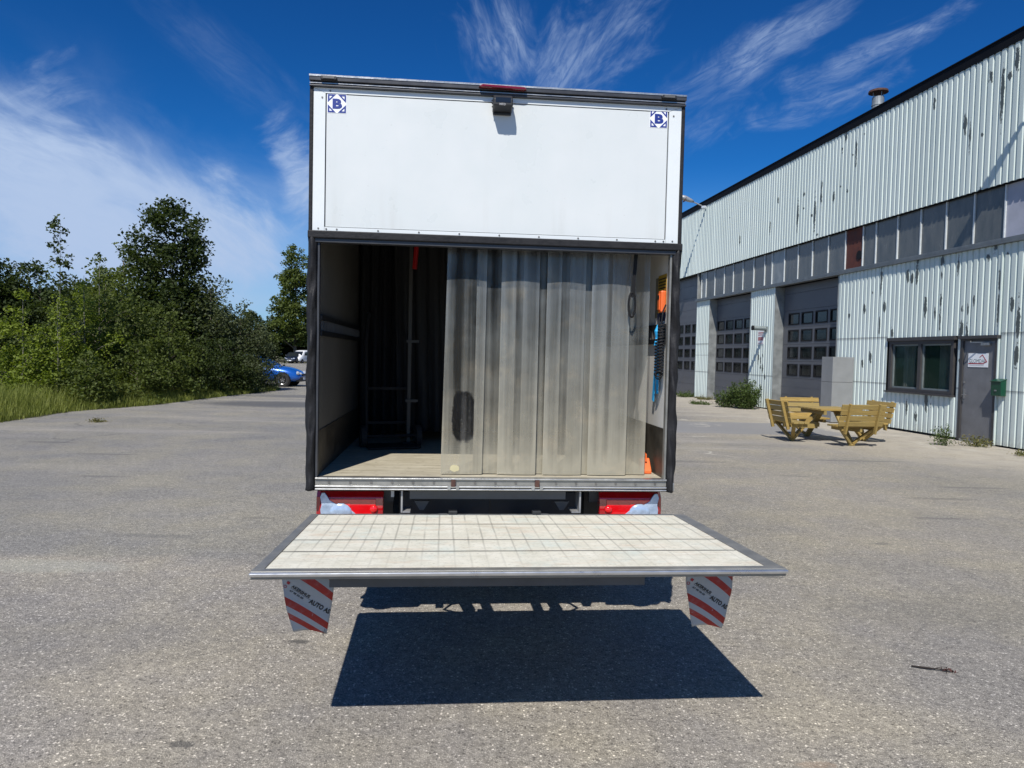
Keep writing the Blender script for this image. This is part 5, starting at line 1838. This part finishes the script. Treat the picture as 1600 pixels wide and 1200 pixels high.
def tree(name, label, cat, loc, H, prof, nclump, nleaf, size, leaf, seed, trunk=0.09, bark='bark', clump=0.42, base=0.08, group=None, up=0.45, lean=0.0, squash=0.75, trunk_top=0.9, out=0.45):
    """prof: crown radius at fractions of the height; leaves sit in clumps at the ends of limbs"""
    rs = np.random.RandomState(seed)
    t = thing(name, label, cat, loc, 0.0, group)
    fz = np.array([p[0] for p in prof])
    fr = np.array([p[1] for p in prof])
    tot = rs.uniform(0, 1, nclump * 6)
    zz = fz[0] + (fz[-1] - fz[0]) * tot
    keep = rs.uniform(0, fr.max(), len(zz)) < np.interp(zz, fz, fr) + 0.12 * fr.max()
    zz = zz[keep][:nclump]
    rad = np.interp(zz, fz, fr)
    az = rs.uniform(0, 2 * np.pi, len(zz))
    rr = rad * np.power(rs.uniform(0, 1, len(zz)), out)
    lop = 1 + 0.22 * np.sin(az * 2 + seed) + 0.15 * np.sin(az * 3 + zz * 9 + seed * 2)
    rr *= lop
    C = np.stack([rr * np.cos(az) + lean * zz * H, rr * np.sin(az), zz * H], 1)
    cr = clump * (0.55 + 0.45 * rad / fr.max()) * rs.uniform(0.6, 1.35, len(zz))
    wgt = cr ** 2
    idx = rs.choice(len(zz), nleaf, p=wgt / wgt.sum())
    D = rs.normal(size=(nleaf, 3))
    D /= np.linalg.norm(D, axis=1)[:, None]
    D *= (np.power(rs.uniform(0, 1, nleaf), 0.55) * cr[idx])[:, None]
    D[:, 2] *= squash
    P = C[idx] + D
    P[:, 2] = np.maximum(P[:, 2], 0.05)
    V, Q = leaf_quads(P, size, rs, up=up)
    quick_mesh('crown', V, Q, leaf, t)
    b = MB()
    r0 = trunk
    top = H * trunk_top
    path = []
    for i in range(9):
        q = i / 8
        path.append(Vector((lean * q * top + 0.05 * math.sin(3 * q + seed) * q * H * 0.15, 0.05 * math.cos(4 * q + seed) * q * H * 0.12, -0.05 + q * top)))
    b.tube(path, [r0 * (1 - 0.88 * i / 8) for i in range(9)], 8)
    for k in range(0, len(zz), max(1, len(zz) // 26)):
        c = Vector(C[k])
        q = min(0.92, max(0.05, (c.z - 0.30 * math.hypot(c.x, c.y)) / top - 0.05))
        a = path[int(q * 8)].lerp(path[min(8, int(q * 8) + 1)], q * 8 - int(q * 8))
        m = a.lerp(c, 0.5) + Vector((0, 0, 0.06 * (c - a).length))
        rb = r0 * (1 - 0.85 * q) * 0.45
        b.tube([a, m, c], [rb, rb * 0.6, rb * 0.2], 5, False)
    b.build('trunk', bark, t, smooth=True, fix=False)
    return t


OVAL = [(0.10, 0.5), (0.25, 0.9), (0.45, 1.0), (0.65, 0.85), (0.85, 0.55), (1.0, 0.15)]


def P_(prof, r):
    return [(a, c * r) for a, c in prof]


BROAD = [(0.08, 0.55), (0.22, 0.95), (0.45, 1.0), (0.7, 0.85), (0.88, 0.6), (0.97, 0.25)]
PYR = [(0.05, 1.0), (0.25, 1.0), (0.45, 0.72), (0.62, 0.52), (0.80, 0.52), (0.92, 0.42), (0.98, 0.2)]
SLIM = [(0.03, 0.7), (0.2, 1.0), (0.45, 0.9), (0.65, 0.55), (0.8, 0.3), (1.0, 0.1)]
BUSH = [(0.02, 0.85), (0.25, 1.0), (0.5, 0.95), (0.75, 0.7), (0.97, 0.25)]

# the slender young aspen with single leaves against the sky
tree('young_aspen', 'slim young aspen whose bare leafy tip rises above the bright bushes', 'tree', (-13.45, 21.4, 0), 5.55,
     [(0.10, 0.55), (0.3, 0.75), (0.5, 0.55), (0.60, 0.38), (0.8, 0.36), (0.92, 0.30), (1.0, 0.12)], 170, 1900, 0.115, 'leaf_aspen', 11, 0.03, 'pale_bark', 0.20, trunk_top=0.99)
tree('young_birch', 'bright green young birch at the left edge of the verge', 'tree', (-14.0, 20.6, 0), 3.4, P_(SLIM, 1.0), 90, 5200, 0.095, 'leaf_bright', 12, 0.035, 'pale_bark', 0.36, trunk_top=0.95)
tree('young_birch', 'bright green young birch in front of the slim aspen', 'tree', (-13.0, 20.6, 0), 3.2, P_(SLIM, 0.85), 90, 4600, 0.085, 'leaf_bright', 13, 0.03, 'pale_bark', 0.34, trunk_top=0.95)
tree('young_birch', 'young birch with a pointed top just right of the slim aspen', 'tree', (-13.3, 22.4, 0), 4.1, P_(SLIM, 0.95), 90, 4600, 0.10, 'leaf_bright', 14, 0.04, 'pale_bark', 0.36, trunk_top=0.97)
tree('young_aspen', 'loose leafy young aspen between the slim aspen and the big tree', 'tree', (-13.4, 23.4, 0), 4.6, P_(SLIM, 0.8), 70, 2600, 0.12, 'leaf_mid', 15, 0.035, 'pale_bark', 0.30, trunk_top=0.99)
tree('willow_tree', 'mid green willow behind the young birches', 'tree', (-13.9, 24.6, 0), 4.35, P_(BUSH, 1.7), 110, 6500, 0.12, 'leaf_mid', 16, 0.07, 'bark', 0.55)
tree('broadleaf_tree', 'big dark broadleaf tree standing tallest above the left bushes', 'tree', (-14.2, 30.0, 0), 7.75, [(0.05, 3.0), (0.25, 2.9), (0.45, 2.0), (0.58, 1.45), (0.80, 1.5), (0.92, 1.15), (0.99, 0.5)], 300, 30000, 0.17, 'leaf_dark', 17, 0.14, 'bark', 0.66, trunk_top=0.7)
tree('broadleaf_tree', 'dark tree forming the left shoulder of the biggest tree', 'tree', (-16.0, 29.6, 0), 5.9, P_(BROAD, 1.7), 120, 8500, 0.16, 'leaf_mid', 18, 0.10, 'bark', 0.6)
tree('willow_tree', 'grey green willow directly right of the biggest tree', 'tree', (-12.5, 29.8, 0), 4.75, P_(BUSH, 1.6), 110, 7000, 0.13, 'leaf_grey', 19, 0.07, 'bark', 0.52)
tree('willow_tree', 'lower grey green willow sloping down towards the blue car', 'tree', (-11.55, 30.6, 0), 3.75, P_(BUSH, 1.25), 90, 4000, 0.105, 'leaf_grey', 20, 0.06, 'bark', 0.45)
tree('willow_shrub', 'grey green willow shrub beside the blue car', 'shrub', (-10.95, 31.0, 0), 2.95, P_(BUSH, 0.80), 70, 2700, 0.095, 'leaf_grey', 21, 0.04, 'bark', 0.38)
tree('willow_shrub', 'small pale shrub right in front of the blue car', 'shrub', (-10.62, 30.9, 0), 2.1, P_(BUSH, 0.46), 50, 1700, 0.08, 'leaf_grey', 22, 0.03, 'bark', 0.28)
# lower shrubs along the asphalt edge
sh = [(-12.2, 20.6, 1.6, 0.8, 'leaf_mid', 'low shrub at the foot of the pointed birch'),
      (-11.75, 22.6, 1.9, 0.9, 'leaf_mid', 'low shrub at the asphalt edge right of the birches'),
      (-11.6, 24.3, 2.2, 1.0, 'leaf_mid', 'brownish green shrub halfway along the verge'),
      (-12.4, 26.0, 3.2, 1.2, 'leaf_mid', 'tall shrub in front of the biggest tree'),
      (-11.35, 26.4, 2.0, 0.9, 'leaf_dark', 'dark low shrub under the biggest tree'),
      (-11.4, 28.2, 2.2, 1.0, 'leaf_dark', 'dark shrub at the asphalt edge near the far end of the verge'),
      (-13.4, 27.6, 3.6, 1.4, 'leaf_mid', 'bushy shrub against the trunk of the biggest tree'),
      (-10.95, 29.6, 1.6, 0.75, 'leaf_grey', 'low grey shrub at the far corner of the verge'),
      (-14.6, 23.2, 3.0, 1.2, 'leaf_mid', 'rounded shrub behind the bright birches'),
      (-15.9, 22.0, 2.6, 1.4, 'leaf_mid', 'shrub behind the leftmost birch')]
for i, (x, y, h, r, lf, lab) in enumerate(sh):
    tree('verge_shrub', lab, 'shrub', (x, y, 0), h, P_(BUSH, r), 60, int(2600 + 1500 * r), 0.105, lf, 60 + i, 0.03, 'bark', 0.36, group='shrubs along the left verge')
# darker trees behind
far = [(-29.5, 40.5, 7.0, 2.4, 'tall dark tree at the very left edge'), (-27.2, 41.5, 6.5, 2.0, 'dark rounded tree right of the leftmost one'),
       (-33.0, 43.0, 7.4, 2.6, 'dark tree beyond the left picture edge'), (-27.5, 46.5, 6.1, 2.0, 'dark tree showing through behind the slim aspen'),
       (-25.2, 46.0, 5.0, 1.9, 'small dark tree in the gap right of the slim aspen'), (-22.2, 45.0, 5.2, 2.0, 'dark tree behind the left shoulder of the biggest tree'),
       (-19.5, 45.5, 5.0, 2.0, 'dark tree hidden behind the biggest tree'), (-31.0, 47.0, 5.6, 2.3, 'low dark tree at the back of the left thicket')]
for i, (x, y, h, r, lab) in enumerate(far):
    tree('thicket_tree', lab, 'tree', (x, y, 0), h, P_(BROAD, r * 1.15), 130, 10000, 0.22, 'leaf_dark', 80 + i, 0.10, 'bark', 0.8, trunk_top=0.75, group='dark trees behind the left thicket')

# far side of the yard
TALL = [(0.16, 0.55), (0.26, 1.0), (0.42, 0.95), (0.60, 0.72), (0.8, 0.60), (0.92, 0.42), (0.99, 0.18)]
tree('alder_tree', 'tall alder standing alone beside the truck across the yard', 'tree', (-32.3, 107.0, 0), 17.2, [(a, r * 3.3) for a, r in TALL], 170, 12000, 0.42, 'leaf_mid', 101, 0.28, 'bark', 1.0)
tree('broadleaf_tree', 'dark lower tree left of the tall alder', 'tree', (-36.6, 110.0, 0), 7.0, P_(BROAD, 2.6), 90, 5000, 0.42, 'leaf_dark', 102, 0.2, 'bark', 1.0)
tree('alder_tree', 'dark tree half hidden by the truck right of the tall alder', 'tree', (-29.0, 112.0, 0), 12.0, P_(TALL, 3.0), 110, 7000, 0.45, 'leaf_dark', 103, 0.25, 'bark', 1.1)
tree('hedge_tree', 'low dark tree under the tall alder behind the parked cars', 'tree', (-33.6, 113.0, 0), 5.2, P_(BUSH, 2.4), 80, 4200, 0.40, 'leaf_dark', 104, 0.15, 'bark', 0.9)
tree('hedge_tree', 'low dark tree behind the white van', 'tree', (-29.8, 109.5, 0), 5.0, P_(BUSH, 2.0), 70, 3600, 0.38, 'leaf_mid', 105, 0.15, 'bark', 0.85)
tree('hedge_tree', 'low tree left of the parked cars', 'tree', (-37.5, 106.5, 0), 4.2, P_(BUSH, 2.2), 70, 3600, 0.38, 'leaf_grey', 106, 0.15, 'bark', 0.85)
proto = tree('woodland_tree', 'woodland tree behind the left edge of the truck at the far side of the yard', 'tree', (-22, 118, 0), 11.0, P_(TALL, 3.4), 110, 6500, 0.5, 'leaf_dark', 110, 0.25, 'bark', 1.2, group='woodland trees hidden behind the truck')
wood_labels = ['woodland tree behind the truck cab, first right of the far-left one', 'small woodland tree behind the truck, third from the left', 'woodland tree straight behind the middle of the truck', 'woodland tree behind the right half of the truck', 'woodland tree behind the right edge of the truck, beside the warehouse end', 'woodland tree far back above the willows left of the blue car', 'woodland tree far back hidden by the biggest tree', 'small woodland tree far back behind the left thicket']
for i, (x, y, s) in enumerate(((-15, 121, 1.1), (-8, 117, 0.9), (-1, 122, 1.05), (6, 118, 0.95), (13, 121, 1.1), (-44, 120, 0.75), (-52, 124, 0.8), (-60, 122, 0.7))):
    c = copy_of(proto, 'woodland_tree', None, (x, y, 0))
    c.rotation_euler = (0, 0, i * 1.3)
    c.scale = (s, s, s)
    c['group'] = 'woodland trees hidden behind the truck'
    c['label'] = wood_labels[i]
    for ch in list(proto.children):
        copy_of(ch, ch.name.split('.')[0], c)

# the wood beyond the yard, one far mass
rs = np.random.RandomState(31)
n = 42000
k = rs.randint(0, 150, n)
cx_ = rs.uniform(-150, 120, 150)
cy_ = rs.uniform(124, 140, 150)
ch_ = rs.uniform(3.0, 9.5, 150)
zf = np.power(rs.uniform(0, 1, n), 0.8)
rad = 3.4 * np.sqrt(np.clip(1.02 - zf ** 2.2, 0, 1)) * np.sqrt(rs.uniform(0, 1, n))
an = rs.uniform(0, 6.283, n)
V, Q = leaf_quads(np.stack([cx_[k] + rad * np.cos(an), cy_[k] + rad * np.sin(an), 0.2 + zf * ch_[k]], 1), 0.8, rs)
tag(quick_mesh('far_wood', V, Q, 'leaf_dark'), kind='stuff')

# grass on the verge
rs = np.random.RandomState(5)
n = 60000
gy = rs.uniform(9.0, 32.5, n)
ex = np.array([verge_edge(y) for y in gy])
depth_ = np.power(rs.uniform(0, 1, n), 1.7) * 5.0
gx = ex - 0.03 - depth_ + rs.normal(size=n) * 0.07
hgt = (0.10 + 0.30 * np.clip(depth_ / 0.8, 0, 1)) * rs.uniform(0.7, 1.7, n) * np.clip(1.15 - (gy - 18) * 0.03, 0.6, 1.2)
a = rs.uniform(0, 2 * np.pi, n)
ben = rs.uniform(0.1, 0.55, n) * hgt
dx, dy = np.cos(a), np.sin(a)
w = rs.uniform(0.004, 0.009, n)
base = np.stack([gx, gy, np.full(n, 0.0)], 1)
side = np.stack([-dy * w, dx * w, np.zeros(n)], 1)
mid = base + np.stack([dx * ben * 0.35, dy * ben * 0.35, hgt * 0.6], 1)
tip = base + np.stack([dx * ben, dy * ben, hgt], 1)
V = np.stack([base - side, base + side, mid + side * 0.8, mid - side * 0.8, tip + side * 0.15, tip - side * 0.15], 1).reshape(-1, 3)
i6 = np.arange(n)[:, None] * 6
Q = np.concatenate([i6 + np.array([[0, 1, 2, 3]]), i6 + np.array([[3, 2, 4, 5]])], 0)
tag(quick_mesh('verge_grass', V, Q, 'grass_blade'), kind='stuff')


def weed(name, label, loc, h, r, stems, per, size, leaf, seed, dry=0.0, group=None):
    rs = np.random.RandomState(seed)
    t = thing(name, label, 'weed', loc, rs.uniform(0, 6), group)
    b = MB()
    pts = []
    for k in range(stems):
        a = rs.uniform(0, 6.283)
        q = math.sqrt(rs.uniform(0, 1)) * r
        hh = h * rs.uniform(0.5, 1.0) * (1 - 0.35 * q / r)
        p0 = Vector((q * 0.45 * math.cos(a), q * 0.45 * math.sin(a), -0.01))
        p1 = Vector((q * math.cos(a), q * math.sin(a), hh))
        m = p0.lerp(p1, 0.5) + Vector((0, 0, hh * 0.06))
        b.tube([p0, m, p1], [0.006, 0.005, 0.002], 5, False)
        for j in range(per):
            f = rs.uniform(0.12, 1.0)
            c = p0.lerp(p1, f)
            s = 0.10 * (1.15 - f)
            pts.append((c.x + rs.normal() * s, c.y + rs.normal() * s, max(0.02, c.z + rs.normal() * 0.03)))
    b.build('stems', 'stem_green', t, fix=False)
    V, Q = leaf_quads(np.array(pts), size, rs, 0.42, 0.5)
    quick_mesh('leaves', V, Q, leaf, t)
    return t


weed('wall_shrub', 'big bushy green weed growing in front of the corrugated pillar', (8.45, 26.0, 0), 1.35, 0.62, 90, 38, 0.095, 'weed_leaf', 1)
weed('wall_shrub', 'lower part of the bushy weed spreading in front of the garage door', (7.95, 26.6, 0), 0.85, 0.50, 50, 28, 0.085, 'weed_leaf', 2)
weed('tall_weed', 'leafy weed with upright tips standing left of the entrance door', (9.35, 15.55, 0), 0.62, 0.17, 16, 22, 0.06, 'weed_leaf', 3)
weed('dry_weed', 'yellowish dry weed at the foot of the entrance door', (10.02, 15.45, 0), 0.34, 0.30, 26, 14, 0.06, 'dry_weed', 4)
weed('dry_weed', 'small yellow green tuft at the right picture edge', (10.0, 14.0, 0), 0.14, 0.22, 22, 10, 0.05, 'dry_weed', 5)
weed('low_weed', 'low green weeds at the foot of the tall garage door beside the truck', (8.0, 33.2, 0), 0.35, 0.55, 40, 18, 0.08, 'weed_leaf', 6)
weed('low_weed', 'thin low weeds left of the bushy wall weed', (7.3, 27.9, 0), 0.16, 0.5, 34, 12, 0.07, 'weed_leaf', 7)
weed('low_weed', 'small weed tuft between the pillar foot and the garage door', (8.35, 31.3, 0), 0.2, 0.4, 26, 12, 0.07, 'dry_weed', 8)
weed('grass_tuft', 'small yellowish tuft growing alone in the asphalt on the left', (-9.5, 16.5, 0), 0.10, 0.13, 22, 8, 0.05, 'dry_weed', 9)

# the dead twig lying on the asphalt
tw = thing('dead_twig', 'dark dead twig with a shrivelled reddish tip lying on the asphalt', 'twig', (2.46, 4.02, 0))
MB().tube([(-0.13, 0.055, 0.008), (-0.07, 0.03, 0.010), (0.0, 0.01, 0.012), (0.05, 0.0, 0.012)], [0.005, 0.006, 0.004, 0.003], 6).tube([(-0.02, 0.02, 0.01), (0.03, 0.035, 0.014), (0.06, 0.035, 0.012)], 0.002, 5).build('stem', 'twig_bark', tw)
rs = np.random.RandomState(9)
V, Q = leaf_quads(np.stack([rs.uniform(0.02, 0.085, 20), rs.normal(size=20) * 0.012 - 0.004, rs.uniform(0.005, 0.016, 20)], 1), 0.028, rs, 0.5, 0.6)
quick_mesh('shrivelled_leaves', V, Q, 'dead_leaf', tw)
